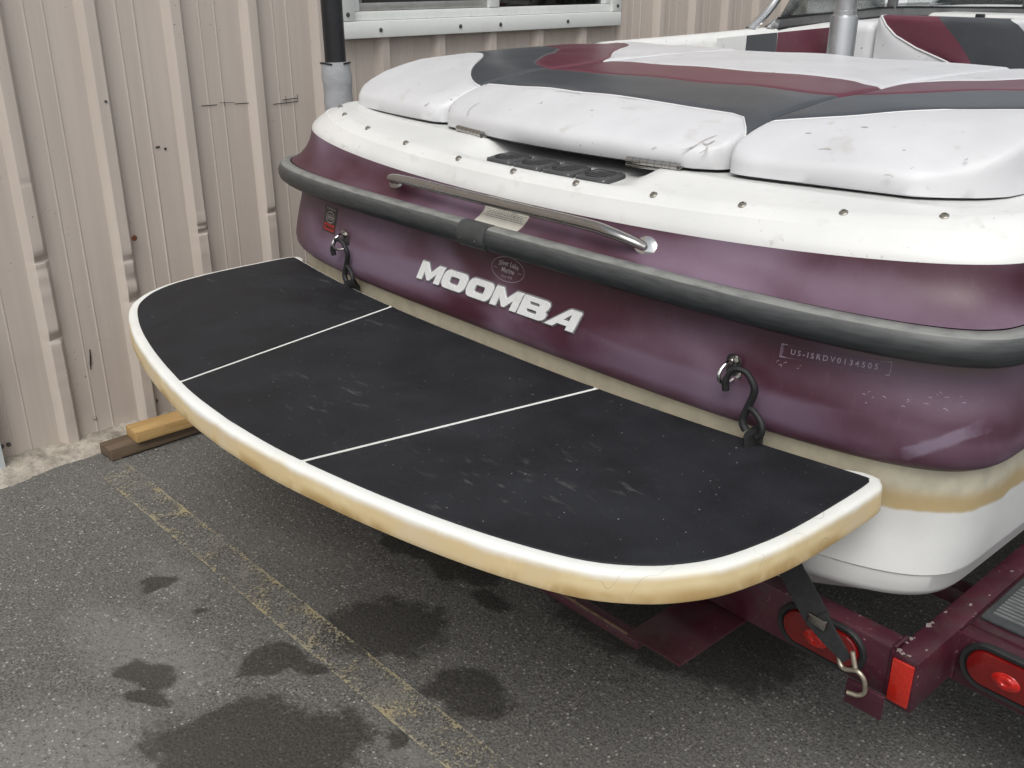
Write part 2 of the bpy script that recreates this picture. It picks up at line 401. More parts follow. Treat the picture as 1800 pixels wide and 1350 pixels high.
def add_box(bm, lo, hi, bev=0.0, seg=2, mtx=None):
    r = bmesh.ops.create_cube(bm, size=1.0)
    vs_ = r['verts']
    for p in vs_:
        p.co = Vector([lo[i] + (hi[i] - lo[i]) * (p.co[i] + .5) for i in range(3)])
    if bev:
        es = list({e for p in vs_ for e in p.link_edges})
        rr = bmesh.ops.bevel(bm, geom=es, offset=bev, segments=seg, profile=.5, affect='EDGES')
        vs_ = list({p for f in rr['faces'] for p in f.verts} | {p for p in vs_ if p.is_valid})
    if mtx is not None:
        # all verts connected to this box
        seen = set(); stack = [vs_[0]]
        while stack:
            p = stack.pop()
            if p in seen: continue
            seen.add(p); stack += [e.other_vert(p) for e in p.link_edges]
        for p in seen: p.co = mtx @ p.co
def box(name, lo, hi, mat, parent=None, bev=.002, mtx=None, seg=2):
    bm = bmesh.new(); add_box(bm, lo, hi, bev, seg, mtx)
    return from_bm(name, bm, mat, parent, True, 35)
def add_tube(bm, pts, rad, n=10, cap=True, flat=None):
    pts = [Vector(p) for p in pts]; rings = []
    up = Vector((0, 0, 1)); prev = None
    for i, p in enumerate(pts):
        d = (pts[min(i + 1, len(pts) - 1)] - pts[max(i - 1, 0)]).normalized()
        if prev is None:
            a = up if abs(d.z) < .9 else Vector((1, 0, 0))
            sx = d.cross(a).normalized()
        else:
            sx = (prev - d * prev.dot(d)).normalized()
        prev = sx; sy = d.cross(sx)
        r = rad[i] if isinstance(rad, (list, tuple)) else rad
        fy = flat[i] if flat else 1.0
        rings.append([bm.verts.new(p + sx * (r * math.cos(2 * math.pi * k / n)) + sy * (r * fy * math.sin(2 * math.pi * k / n))) for k in range(n)])
    for a, b in zip(rings[:-1], rings[1:]):
        for k in range(n): bm.faces.new((a[k], a[(k + 1) % n], b[(k + 1) % n], b[k]))
    if cap:
        bm.faces.new(rings[0][::-1]); bm.faces.new(rings[-1])
def tube(name, pts, rad, mat, parent=None, n=10, flat=None):
    bm = bmesh.new(); add_tube(bm, pts, rad, n, True, flat)
    return from_bm(name, bm, mat, parent, True, 50)
def smooth_path(pts, k=6):
    """Catmull-Rom through the points"""
    P = [Vector(p) for p in pts]; P = [P[0] * 2 - P[1]] + P + [P[-1] * 2 - P[-2]]
    out = []
    for i in range(1, len(P) - 2):
        a, b, c, d = P[i - 1:i + 3]
        for j in range(k):
            t = j / k
            out.append(.5 * ((2 * b) + (c - a) * t + (2 * a - 5 * b + 4 * c - d) * t * t + (3 * b - a - 3 * c + d) * t ** 3))
    out.append(P[-2]); return out
def lathe(bm, prof, n=16, mtx=None):
    rings = []
    for r, z in prof:
        rings.append([bm.verts.new(Vector((r * math.cos(2 * math.pi * k / n), r * math.sin(2 * math.pi * k / n), z))) for k in range(n)])
    for a, b in zip(rings[:-1], rings[1:]):
        for k in range(n): bm.faces.new((a[k], a[(k + 1) % n], b[(k + 1) % n], b[k]))
    bm.faces.new(rings[0][::-1]); bm.faces.new(rings[-1])
    if mtx is not None:
        for ring in rings:
            for p in ring: p.co = mtx @ p.co
def grid_faces(nr, nc, flip=False):
    return [(r * nc + c, r * nc + c + 1, (r + 1) * nc + c + 1, (r + 1) * nc + c) for r in range(nr - 1) for c in range(nc - 1)]
def empty(name, loc, rz=0.0, label=None, cat=None, group=None):
    o = bpy.data.objects.new(name, None); o.location = loc; o.rotation_euler = (0, 0, rz); o.empty_display_size = .2
    col.objects.link(o); tag(o, label, cat, group); return o
def tag(o, label=None, cat=None, group=None, kind=None):
    if label: o['label'] = label
    if cat: o['category'] = cat
    if group: o['group'] = group
    if kind: o['kind'] = kind
    return o
def lerp(a, b, t): return a + (b - a) * t
def sstep(a, b, x):
    t = max(0., min(1., (x - a) / (b - a))); return t * t * (3 - 2 * t)
def pw(tab, x):
    if x <= tab[0][0]: return tab[0][1]
    for (a, ya), (b, yb) in zip(tab[:-1], tab[1:]):
        if x <= b: return lerp(ya, yb, (x - a) / (b - a))
    return tab[-1][1]
dg = None
def curve_shape(name, splines, mat, parent=None, extrude=0.0, bevel=0.0, offset=0.0, fn=None):
    """filled flat outline (holes allowed), extruded, then mapped point by point"""
    cu = bpy.data.curves.new(name, 'CURVE'); cu.dimensions = '2D'; cu.fill_mode = 'BOTH'
    for s_ in splines:
        q_ = []
        for (xa, ya_), (xb, yb__) in zip(s_, s_[1:] + s_[:1]):
            m_ = max(1, int(math.hypot(xb - xa, yb__ - ya_) / .006))
            q_ += [(lerp(xa, xb, k / m_), lerp(ya_, yb__, k / m_)) for k in range(m_)]
        s_ = q_
        sp_ = cu.splines.new('POLY'); sp_.points.add(len(s_) - 1); sp_.use_cyclic_u = True
        for p, (x, y) in zip(sp_.points, s_): p.co = (x, y, 0, 1)
    cu.extrude = extrude; cu.bevel_depth = bevel; cu.bevel_resolution = 1; cu.offset = offset
    return _convert(name, cu, mat, parent, fn)
def text_shape(name, body, size, mat, parent=None, fn=None, shear=0.0, bold=0.0, extrude=0.0, align='CENTER', space=1.0):
    cu = bpy.data.curves.new(name, 'FONT'); cu.body = body; cu.size = size; cu.shear = shear; cu.offset = bold
    cu.extrude = extrude; cu.align_x = align; cu.align_y = 'CENTER'; cu.space_character = space; cu.resolution_u = 3
    return _convert(name, cu, mat, parent, fn)
def rrect(w_, h_, r_, cx_=0, cy_=0, n=5):
    out = []
    for qx, qy, a0 in ((1, 1, 0), (-1, 1, 90), (-1, -1, 180), (1, -1, 270)):
        for k in range(n + 1):
            a = R(a0 + 90 * k / n); out.append((cx_ + qx * (w_ / 2 - r_) + r_ * math.cos(a), cy_ + qy * (h_ / 2 - r_) + r_ * math.sin(a)))
    return out
def _convert(name, cu, mat, parent, fn):
    o = bpy.data.objects.new(name + '_outline', cu); col.objects.link(o)
    d = bpy.context.evaluated_depsgraph_get()
    me = bpy.data.meshes.new_from_object(o.evaluated_get(d))
    bpy.data.objects.remove(o); bpy.data.curves.remove(cu)
    me.name = name
    if fn:
        for p in me.vertices: p.co = Vector(fn(p.co.x, p.co.y, p.co.z))
    me.materials.clear(); me.materials.append(MAT[mat])
    return link(bpy.data.objects.new(name, me), parent)

# ------------------------------------------------------------------ ground
stains = [(-1.755, 1.20, .165, .13, .5), (-1.425, 1.20, .108, .085, .6), (-1.60, .73, .25, .15, .7),
          (-1.52, .84, .12, .12, 0), (-2.01, .675, .075, .05, .2), (-1.93, .63, .06, .03, .8), (-1.84, .93, .075, .05, .9), (-1.75, .97, .06, .03, .5),
          (-2.0, 1.51, .13, .06, .4), (-1.815, 1.52, .11, .07, .3), (-1.66, 1.49, .06, .05, 0), (-2.12, .92, .035, .016, .6),
          (-2.17, .96, .022, .014, .3), (-1.40, .98, .035, .025, .2), (-1.46, .62, .1, .09, 0), (-1.25, 1.75, .35, .2, .2), (-2.35, .86, .05, .02, 1.2)]
dusts = [(-1.75, .35, .35, .28, .3, .9), (-2.1, .72, .28, .13, .2, .75), (-2.35, .9, .22, .08, 0, .5), (-1.5, .55, .12, .35, 1.0, .5),
         (-2.2, 1.25, .3, .1, .3, .5), (-1.1, .7, .3, .25, .2, .45), (-3.0, 1.0, .25, .25, 0, .35), (-1.3, .98, .25, .06, 0, .55)]
def blob(x, y, L, k=1.0):
    b = 0.0
    for q in L:
        dx, dy = x - q[0], y - q[1]; ca, sa = math.cos(q[4]), math.sin(q[4])
        u, v_ = (ca * dx + sa * dy) / q[2], (-sa * dx + ca * dy) / q[3]
        b = max(b, (q[5] if len(q) > 5 else 1.0) * max(0.0, 1.0 - .5 * (u * u + v_ * v_)))
    return b
X0, X1, Y0, Y1, ST = -3.6, .8, -.2, 4.0, .02
nx, ny = int((X1 - X0) / ST) + 1, int((Y1 - Y0) / ST) + 1
V, F, A, D_ = [], [], [], []
for j in range(ny):
    for i in range(nx):
        x, y = X0 + i * ST, Y0 + j * ST
        V.append((x, y, 0.004 * (noise.noise(Vector((x * 1.7, y * 1.7, 0))))* sstep(0, .4, min(x - X0, X1 - x, y - Y0, Y1 - y))))
        wx = x + .05 * noise.noise(Vector((x * 5, y * 5, 3))) + .03 * noise.noise(Vector((x * 15, y * 15, 3))); wy = y + .05 * noise.noise(Vector((x * 5, y * 5, 7))) + .03 * noise.noise(Vector((x * 15, y * 15, 7)))
        A.append(blob(wx, wy, stains)); D_.append(blob(wx, wy, dusts))
F = grid_faces(ny, nx)
far = [(-300, -300), (300, -300), (300, 300), (-300, 300)]
b0 = len(V); V += [(a, b, 0) for a, b in far]; A += [0] * 4; D_ += [.2] * 4
cA, cB, cC, cD = 0, nx - 1, nx * ny - 1, nx * (ny - 1)
bot = list(range(0, nx)); rgt = [nx - 1 + k * nx for k in range(ny)]; top = [nx * ny - 1 - k for k in range(nx)]; lef = [nx * (ny - 1) - k * nx for k in range(ny)]
for edge, (p, q) in ((bot, (b0, b0 + 1)), (rgt, (b0 + 1, b0 + 2)), (top, (b0 + 2, b0 + 3)), (lef, (b0 + 3, b0))):
    F.append((p, q) + tuple(edge[::-1]))
g = mesh('ground', V, F, 'asphalt', smooth=True); tag(g, kind='structure')
g.data.attributes.new('stain', 'FLOAT', 'POINT').data.foreach_set('value', A)
g.data.attributes.new('dust', 'FLOAT', 'POINT').data.foreach_set('value', D_)

V, F, A = [], [], []
cols = [1.000, 1.003, 1.007, 1.018, 1.05, 1.08, 1.094, 1.101, 1.104]
for i in range(160):
    x = -3.25 + i * .03
    for k, y in enumerate(cols):
        wob = .003 * noise.noise(Vector((x * 14, k * .5, 0))) if k in (0, 8) else 0
        V.append((x, y + wob, .0085))
        A.append((1.0, 1.0, .55, .15, 0, .1, .35, .9, 1.0)[k] * (1 if x < -1.0 else 1))
F = grid_faces(160, len(cols))
pl = mesh('parking_line', V, F, 'road_paint'); tag(pl, kind='structure')
pl.data.attributes.new('edge', 'FLOAT', 'POINT').data.foreach_set('value', A)

# broken concrete strip at the foot of the wall
V = []; NX, NY = 18, 150
for j in range(NY):
    y = -.9 + j * .02
    wd = .115 * sstep(1.5, .75, y) + .035 + .025 * noise.noise(Vector((y * 6, 0, 4)))
    for i in range(NX):
        f = i / (NX - 1); x = -3.42 + f * (.07 + wd)
        z = .03 * (1 - f ** 2.2) + .010 * noise.noise(Vector((x * 22, y * 22, 1))) + .006 * noise.noise(Vector((x * 60, y * 60, 2)))
        V.append((x, y, z if i < NX - 1 else -.01))
tag(mesh('concrete_footing', V, grid_faces(NY, NX), 'concrete', smooth=True), kind='structure')
# ------------------------------------------------------------------ metal building
WX = -3.366                                    # flat of the sheeting; ribs stand proud of it
bld = empty('metal_building', (WX, 2.3, 0), 0, 'beige ribbed metal building wall with a white framed window behind the boat', 'building')
PITCH, RIB0 = .2855, 1.028                     # rib centres at RIB0 + k * PITCH
prof = [(-.042, 0), (-.0415, .001), (-.023, .0305), (-.0212, .032), (.0125, .032), (.0145, .0305), (.032, .001), (.0325, 0),
        (.088, 0), (.0905, .0018), (.0935, .0020), (.096, 0), (.115, 0), (.146, 0), (.148, .0018), (.151, .0020), (.154, 0), (.19, 0)]
dents = {0: [(.675, .75, .018), (.405, .65, .022), (.655, .3, .05), (.93, .12, .015)], 1: [(.628, .35, .02), (.478, .75, .026), (.56, .3, .045)],
         2: [(.676, .8, .016), (.700, .4, .010)], 3: [(.704, .6, .014)], -1: [(.79, .2, .02)], 4: [(1.08, .3, .010), (1.165, .25, .010)]}
def dent(k, z):
    d = 0
    for z0, a, s_ in dents.get(k, ()):
        if z > z0: d += a * math.exp(-((z - z0) / s_) ** 2)
        else: d += a * math.exp(-((z - z0) / (s_ * .3)) ** 2)
    return min(d * .75, .7)
WIN = (2.30, 3.765, 1.375, 2.32)               # glass opening
zs = [.02 + .006 * i for i in range(int(1.20 / .006))]
zs = [.016] + zs[::1] + [1.22 + .05 * i for i in range(45)]
k0, k1 = -12, 15
def wall_panel(ka, kb):
    ys, hs, ks = [], [], []
    for k in range(ka, kb):
        for (dy, h) in prof: ys.append(RIB0 + k * PITCH + dy); hs.append(h); ks.append(k)
    ys.append(RIB0 + kb * PITCH - .042); hs.append(0); ks.append(kb)
    # the lap: the first rib of the sheet covers the last rib of its neighbour
    nc = len(ys)
    zz = zs if ka > -5 and kb < 9 else [z for i, z in enumerate(zs) if i % 12 == 0] + [zs[-1]]
    V = []
    for z in zz:
        for y, h, k in zip(ys, hs, ks):
            dd_ = (y - (RIB0 + k * PITCH)); hh = h * (1 - (dent(k, z) * (.18 if dd_ < -.015 else .35 if dd_ < -.004 else 1.0) if h > .005 else 0))
            wv = .0022 * noise.noise(Vector((y * 3.1, z * 2.1, 5))) + (.0025 * noise.noise(Vector((y * 30, z * 24, 9))) * (1 if h > .02 and z < .75 and k < 5 else .12))
            sw = -.007 * dent(k, z) * (1 if h > .005 and dd_ > 0 else .0)
            V.append((WX + hh + wv + (.0012 if k == ka and h > 0 else 0), y + sw, z))
    F = []
    nr = len(zz)
    for r in range(nr - 1):
        zc = (zz[r] + zz[r + 1]) / 2
        for c in range(nc - 1):
            yc = (ys[c] + ys[c + 1]) / 2
            if WIN[0] - .01 < yc < WIN[1] + .01 and WIN[2] - .03 < zc < WIN[3] + .03: continue
            F.append((r * nc + c, r * nc + c + 1, (r + 1) * nc + c + 1, (r + 1) * nc + c))
    return mesh('wall_panel', [(p[0] - WX, p[1] - 2.3, p[2]) for p in V], F, 'siding', bld, True, 28)
for ka in range(-11, 15, 3): wall_panel(ka, ka + 3)
def L(x, y, z): return (x - WX, y - 2.3, z)
# body of the building behind the sheets, corner trim and eave trim
bm = bmesh.new()
add_box(bm, L(-3.42, -2.1, .0), L(-3.40, 2.25, 3.42)); add_box(bm, L(-3.42, 3.82, .0), L(-3.40, 5.3, 3.42))
add_box(bm, L(-3.42, 2.25, .0), L(-3.40, 3.82, 1.34)); add_box(bm, L(-3.42, 2.25, 2.34), L(-3.40, 3.82, 3.42))
add_box(bm, L(-9, 5.26, .0), L(-3.42, 5.30, 3.42)); add_box(bm, L(-9, -2.1, .0), L(-3.42, -2.06, 3.42)); add_box(bm, L(-9, -2.1, 3.40), L(-3.42, 5.3, 3.45))
from_bm('wall_core', bm, 'siding', bld)
box('corner_trim', L(-3.42, 5.302, 0), L(-3.32, 5.42, 3.42), 'white_metal', bld, .004)
box('eave_trim', L(-3.40, -2.1, 3.40), L(-3.30, 5.42, 3.50), 'white_metal', bld, .004)
# screws: hex head with washer
bm = bmesh.new()
lathe(bm, [(.0085, 0), (.0085, .0015), (.0045, .002), (.0045, .0055), (.0035, .006)], 12, Matrix.Rotation(R(90), 4, 'Y'))
scr = from_bm('screw', bm, 'screw_paint', bld, True, 40)
scr2 = scr.copy(); scr2.data = scr.data.copy(); scr2.data.materials[0] = MAT['screw']; col.objects.link(scr2)
first = {0: True, 1: True}
def screw(x, y, z, dark=0, rx=0.0, par=None):
    src = scr2 if dark else scr
    o = src if first[dark] else src.copy()
    if not first[dark]: col.objects.link(o)
    first[dark] = False
    o.location = L(x, y, z); o.rotation_euler = (random.random(), 0, 0); o.parent = bld
for y, z in ((.998, .077), (1.116, .079), (1.29, .079), (1.41, .08), (1.57, .078), (1.70, .079), (1.86, .08)): screw(WX + .001, y, z)
for y, z, d in ((.800, .072, 1), (.822, .072, 1), (1.345, .077, 1)): screw(WX + .001, y, z, d)
screw(WX + .0305, 1.315, 1.160, 1)
for k in (-1, 0, 2, 4, 6, 8, 10): screw(WX + .001, RIB0 + k * PITCH + .055, 2.45)
# rust hole, pen strokes and scuffs on the paint
def wall_patch(name, pts, mat, off=.0022, x=None):
    """thin mark lying on the sheet: quads given as (y0, z0, y1, z1, width)"""
    V, F = [], []
    for (y0, z0, y1, z1, wd) in pts:
        d = Vector((y1 - y0, z1 - z0)); n_ = Vector((-d.y, d.x)).normalized() * wd / 2
        b = len(V)
        for p, s_ in (((y0, z0), 1), ((y1, z1), 1), ((y1, z1), -1), ((y0, z0), -1)):
            V.append(L((x if x is not None else WX) + off, p[0] + n_.x * s_, p[1] + n_.y * s_))
        F.append((b, b + 1, b + 2, b + 3))
    return mesh(name, V, F, mat, bld)
bm = bmesh.new(); lathe(bm, [(.0105, 0), (.009, .001), (.004, .0012), (.002, -.002)], 14, Matrix.Translation(L(WX + .030, 1.343, .70)) @ Matrix.Rotation(R(90), 4, 'Y'))
from_bm('rust_hole', bm, 'rust', bld, True, 40)
for q_ in ([(1.66, 1.114, 1.72, 1.113, .003)], [(1.79, 1.110, 1.845, 1.109, .003)], [(1.73, 1.119, 1.79, 1.116, .0016)], [(1.945, 1.096, 2.05, 1.098, .003), (2.0, 1.092, 2.0, 1.122, .002), (1.985, 1.108, 2.05, 1.111, .003), (2.05, 1.10, 2.05, 1.125, .002)], [(1.75, 1.105, 1.75, 1.122, .002)]):
    wall_patch('pen_line', q_, 'black_mark', .0042)
wall_patch('scuff', [(1.133, .276, 1.138, .31, .006), (1.137, .305, 1.140, .335, .0045), (1.131, .262, 1.134, .28, .004)], 'black_mark', .0042)
wall_patch('scuff', [(1.475, .99, 1.49, .992, .006), (1.505, .985, 1.512, .98, .008)], 'black_mark', .0042)

# ---- window
win = empty('window', (0, 0, 0)); win.parent = bld
y0, y1, z0, z1 = WIN
ft, fx = .062, WX + .052                        # trim width and its outer face
bm = bmesh.new()
add_box(bm, L(WX + .02, y0 - ft, z0 - ft), L(fx, y1 + ft, z0), .003)
add_box(bm, L(WX + .02, y0 - ft, z1), L(fx, y1 + ft, z1 + ft), .003)
add_box(bm, L(WX + .02, y0 - ft, z0 + .001), L(fx, y0, z1 - .001), .003)
add_box(bm, L(WX + .02, y1, z0 + .001), L(fx, y1 + ft, z1 - .001), .003)
from_bm('window_trim', bm, 'white_metal', win, True, 35)
ym0, ym1 = 3.0, 3.055
bm = bmesh.new()
e_ = .034
add_box(bm, L(WX - .03, y0 + .001, z0 + .001), L(WX + .034, y1 - .001, z0 + e_), .003)
add_box(bm, L(WX - .03, y0 + .001, z1 - e_), L(WX + .034, y1 - .001, z1 - .001), .003)
add_box(bm, L(WX - .03, y0 + .001, z0 + e_ + .001), L(WX + .034, y0 + e_, z1 - e_ - .001), .003)
add_box(bm, L(WX - .03, y1 - e_, z0 + e_ + .001), L(WX + .034, y1 - .001, z1 - e_ - .001), .003)
add_box(bm, L(WX - .03, ym0, z0 + e_ + .001), L(WX + .036, ym1, z1 - e_ - .001), .003)
from_bm('window_frame', bm, 'white_vinyl', win, True, 35)
bm = bmesh.new()
a0, a1, b0_, b1_ = y0 + e_ + .002, ym0 - .002, z0 + e_ + .002, z1 - e_ - .002
for lo, hi in (((a0, b0_), (a1, b0_ + .028)), ((a0, b1_ - .028), (a1, b1_)), ((a0, b0_ + .029), (a0 + .022, b1_ - .029)), ((a1 - .022, b0_ + .029), (a1, b1_ - .029))):
    add_box(bm, L(WX - .002, lo[0], lo[1]), L(WX + .018, hi[0], hi[1]), .002)
from_bm('sash', bm, 'alu', win, True, 35)
box('screen_pane', L(WX + .004, a0 + .02, b0_ + .026), L(WX + .006, a1 - .02, b1_ - .026), 'screen', win, 0)
box('pane', L(WX + .000, ym1 - .003, z0 + e_ - .003), L(WX + .004, y1 - e_ + .003, z1 - e_ + .003), 'glass', win, 0)
for y in (2.415, 2.82, 3.045, 3.46): screw(fx + .0005, y, z0 - .034, 1)
for z in (1.40, 1.75, 2.1): screw(fx + .0005, y1 + .034, z, 1); screw(fx + .0005, y0 - .034, z, 1)
# room behind the panes
bm = bmesh.new()
add_box(bm, L(-5.0, 2.0, .8), L(-4.95, 4.2, 2.6)); add_box(bm, L(-4.95, 2.0, .8), L(-3.425, 2.05, 2.6)); add_box(bm, L(-4.95, 4.15, .8), L(-3.425, 4.2, 2.6))
add_box(bm, L(-4.95, 2.05, .8), L(-3.425, 4.15, .85)); add_box(bm, L(-4.95, 2.05, 2.55), L(-3.425, 4.15, 2.6))
from_bm('room', bm, 'interior', bld)
box('cabinet', L(-3.75, 3.50, .85), L(-3.50, 4.1, 2.3), 'interior_green', bld, .01)
box('blind_edge', L(-3.49, 3.70, 1.36), L(-3.47, 3.735, 2.3), 'interior_green', bld, .003)
bm = bmesh.new(); add_tube(bm, [L(-3.8, 3.26, .86), L(-3.8, 3.27, 1.42), L(-3.82, 3.30, 1.75)], [.09, .06, .035], 14)
from_bm('teal_jug', bm, 'interior_teal', bld, True, 50)
sg = empty('window_sign', (WX - .012, 3.10, 1.42), 0, 'small black notice with white lettering behind the right window pane', 'sign')
sgb = box('sign_sheet', (-.004, -.035, -.01), (0, .055, .30), 'sign_black', sg, 0)

def strokes(wd, h_, z_, seed_):
    random.seed(seed_); q, x_ = [], -wd / 2
    while x_ < wd / 2:
        l_ = random.uniform(.25, .5) * h_; q.append(rrect(l_, h_ * random.uniform(.75, 1), h_ * .08, x_ + l_ / 2, z_, 1)); x_ += l_ + h_ * .25
    return q
for zz, wd, hh in ((.10, .03, .011), (.062, .035, .009), (.047, .062, .009), (.030, .012, .007), (.017, .034, .009)):
    curve_shape('print_line', strokes(wd, hh, zz, int(zz * 1e4)), 'print_white', sg, 0, 0, 0, lambda x, y, z: (.0022, .010 + x, y))

# ------------------------------------------------------------------ timber and board at the wall
def plank(name, lo, hi, rz, loc, mat, label):
    o = box(name, lo, hi, mat, None, .004); o.location = loc; o.rotation_euler = (0, 0, rz)
    return tag(o, label, 'plank')
plank('plank', (-.045, 0, 0), (.045, .95, .040), R(1.5), (-3.185, 1.072, .004), 'wood_old', 'dark weathered plank lying on the asphalt at the foot of the wall')
plank('plank', (-.045, 0, 0), (.045, .70, .040), R(-1.0), (-3.175, 1.165, .0445), 'wood_new', 'yellow pine plank lying on top of the dark plank')
wb = box('white_board', (-.008, -.35, 0), (.008, 0, .70), 'board_white', None, .002); wb.location = (-3.30, .783, .012); wb.rotation_euler = (0, R(-3), 0)
tag(wb, 'pale white board standing against the metal wall beside the plank ends', 'board')

# ------------------------------------------------------------------ boat
BOAT = (-1.695, 1.5, 0); BYAW = R(-1.3)
boat = empty('motorboat', BOAT, BYAW, 'maroon and white ski boat seen from its stern, with a black topped swim platform', 'boat')
YS = [.55, .8, 1.1, 1.5, 2.0, 2.6, 3.3, 4.1, 4.8, 5.3]
def taper(y): return pw([(.4, 1.0), (1.2, 1.012), (2.2, 1.01), (3.3, .95), (4.1, .80), (4.8, .52), (5.3, .22)], y)
def plan(b, y0, d, n, z, a=0.0, off=0.0, m=97, c=0.0, ext=True):
    """one stern outline: port side, round the transom, starboard side"""
    b -= off; y0 += off
    pts = []
    for i in range(m):
        t = (-1 + 2 * i / (m - 1)) * math.pi / 2
        sx, cx_ = math.sin(t), abs(math.cos(t))
        x = b * math.copysign(abs(sx) ** (2 / n), sx)
        y = y0 + c * (x / b) ** 2 + d * (1 - cx_ ** (2 / n))
        pts.append((x, y, z + a * (x / b) ** 2))
    if ext:
        S = [(b * taper(y), y, z + a + .045 * sstep(1.5, 5, y)) for y in YS]
        pts = [(-x, y, zz) for x, y, zz in S[::-1]] + pts + S
    return pts
def loft(name, levels, mat, parent, auto=None, smooth=True):
    nc = len(levels[0]); V = [p for l in levels for p in l]
    return mesh(name, V, grid_faces(len(levels), nc), mat, parent, smooth, auto)
WLP = dict(b=1.143, y0=.025, d=.30, n=3.7, z=.731, a=.003)
RLP = dict(b=1.138, y0=.030, d=.27, n=4.0, z=.998, a=.003)
BDP = dict(b=1.120, y0=.085, d=.25, n=3.0, z=1.055, a=.048)
SNP = dict(b=1.060, y0=.112, d=.25, n=2.2, z=1.115, a=.049)
CUP = dict(b=.985, y0=.235, d=.15, n=2.4, z=1.152, a=.004)
def mixp(A, B, s, **kw):
    q = {k: lerp(A[k], B[k], s) for k in A}; q.update({k: q.get(k, 0) + v_ for k, v_ in kw.items()}); return q
HULL = []
for s_, off in ((0, .016), (.012, .006), (.035, .000), (.08, -.005), (.16, -.006), (.30, .000), (.45, .008), (.62, .018), (.8, .027), (1.0, .032)):
    HULL.append(plan(**mixp(WLP, RLP, s_), off=off))
loft('hull_side', HULL, 'maroon', boat, 40)
def surf(levels, x, z):
    """y of a lofted stern surface at x and height z"""
    ys_, zs_ = [], []
    for l in levels:
        m = [p for p in l if p[1] < .5]
        for p, q in zip(m[:-1], m[1:]):
            if p[0] <= x <= q[0] and q[0] > p[0]:
                t_ = (x - p[0]) / (q[0] - p[0]); ys_.append(lerp(p[1], q[1], t_)); zs_.append(lerp(p[2], q[2], t_)); break
    for i in range(len(zs_) - 1):
        if zs_[i] <= z <= zs_[i + 1]:
            return lerp(ys_[i], ys_[i + 1], (z - zs_[i]) / max(1e-6, zs_[i + 1] - zs_[i]))
    return ys_[0] if z < zs_[0] else ys_[-1]
# white bottom
lv = []
for z, bb, yy, nn in ((.7325, 1.130, .038, 3.7), (.728, 1.123, .045, 3.7), (.70, 1.125, .045, 3.7), (.66, 1.127, .045, 3.7), (.62, 1.128, .044, 3.7), (.58, 1.128, .032, 3.7), (.532, 1.126, .009, 3.6),
                     (.526, 1.1255, .0065, 3.6), (.521, 1.1225, .010, 3.6), (.49, 1.116, .006, 3.7), (.474, 1.106, .010, 3.7), (.465, 1.092, .022, 3.7)):
    lv.append(plan(bb, yy, .29, nn, z))
base = lv[-1]
for f in (.93, .8, .6, .35, .0):
    lv.append([(x * f, y, max(.24, z - .40 * abs(x) * (1 - f)) if abs(x) > .02 else z) for x, y, z in base])
for k, f in enumerate((.93, .8, .6, .35, .0)):
    L_ = lv[-5 + k]; lv[-5 + k] = [(x, y, max(.22, .465 - .36 * (abs(b_[0]) - abs(x)))) for (x, y, z), b_ in zip(L_, base)]
loft('hull_bottom', lv, 'hull_white', boat, 40)
# upper band and deck
UP = []
for s_, off in ((0, .026), (.02, .008), (.05, .000), (.10, .005), (.2, .011), (.4, .014), (.65, .011), (.88, .002), (1.0, -.004)):
    UP.append(plan(**mixp(RLP, BDP, s_), off=off))
loft('upper_hull', UP, 'maroon_up', boat, 40)
DK = []
def recess(pts, s_):
    out = []
    for x, y, z in pts:
        if y < .6:
            f = sstep(-.275, -.205, x) * sstep(.325, .255, x) * s_
            z = z - f * max(0, z - min(1.120, 1.1125 + .09 * max(0, y - .14)))
        out.append((x, y, z))
    return out
for s_, dz in ((0, .0), (.03, .006), (.10, .010), (.25, .012), (.42, .013), (.50, .0145), (.56, .009), (.8, .004), (1.0, .0)):
    DK.append(plan(**mixp(BDP, SNP, s_, z=dz), off=-.0035 + .0035 * s_))
DKS = list(DK)
for s_, k in ((.12, .0), (.2, .35), (.27, .9), (.34, 1), (.5, 1), (.6, 1), (.75, 1), (.9, 1), (1.0, 1)):
    DK.append(recess(plan(**mixp(SNP, CUP, s_)), k)); DKS.append(DK[-1])
cb = plan(**CUP)
for k, (f, dy, dz) in enumerate(((.985, .02, -.004), (.97, .05, -.006), (.955, .08, -.007), (.94, .12, -.008), (.90, .20, -.010))):
    DK.append(recess([(x * f, y + dy * sstep(.6, .3, y), z + dz) for x, y, z in cb], 1.0))
last = DK[-1]
DK.append([(x, 1.62 if (y < 1.62) else y, z - .02) for x, y, z in last])
loft('deck', DK, 'deck', boat, 35)
def deck_z(x, y):
    """height of the stern deck at x, y (nearest level crossing)"""
    pr = None
    for l in DKS:
        m = [p for p in l if p[1] < .6]
        for p, q in zip(m[:-1], m[1:]):
            if p[0] <= x <= q[0] and q[0] > p[0]:
                t_ = (x - p[0]) / (q[0] - p[0]); yy, zz = lerp(p[1], q[1], t_), lerp(p[2], q[2], t_)
                if pr and pr[0] <= y <= yy: return lerp(pr[1], zz, (y - pr[0]) / max(1e-6, yy - pr[0]))
                pr = (yy, zz); break
    return pr[1]
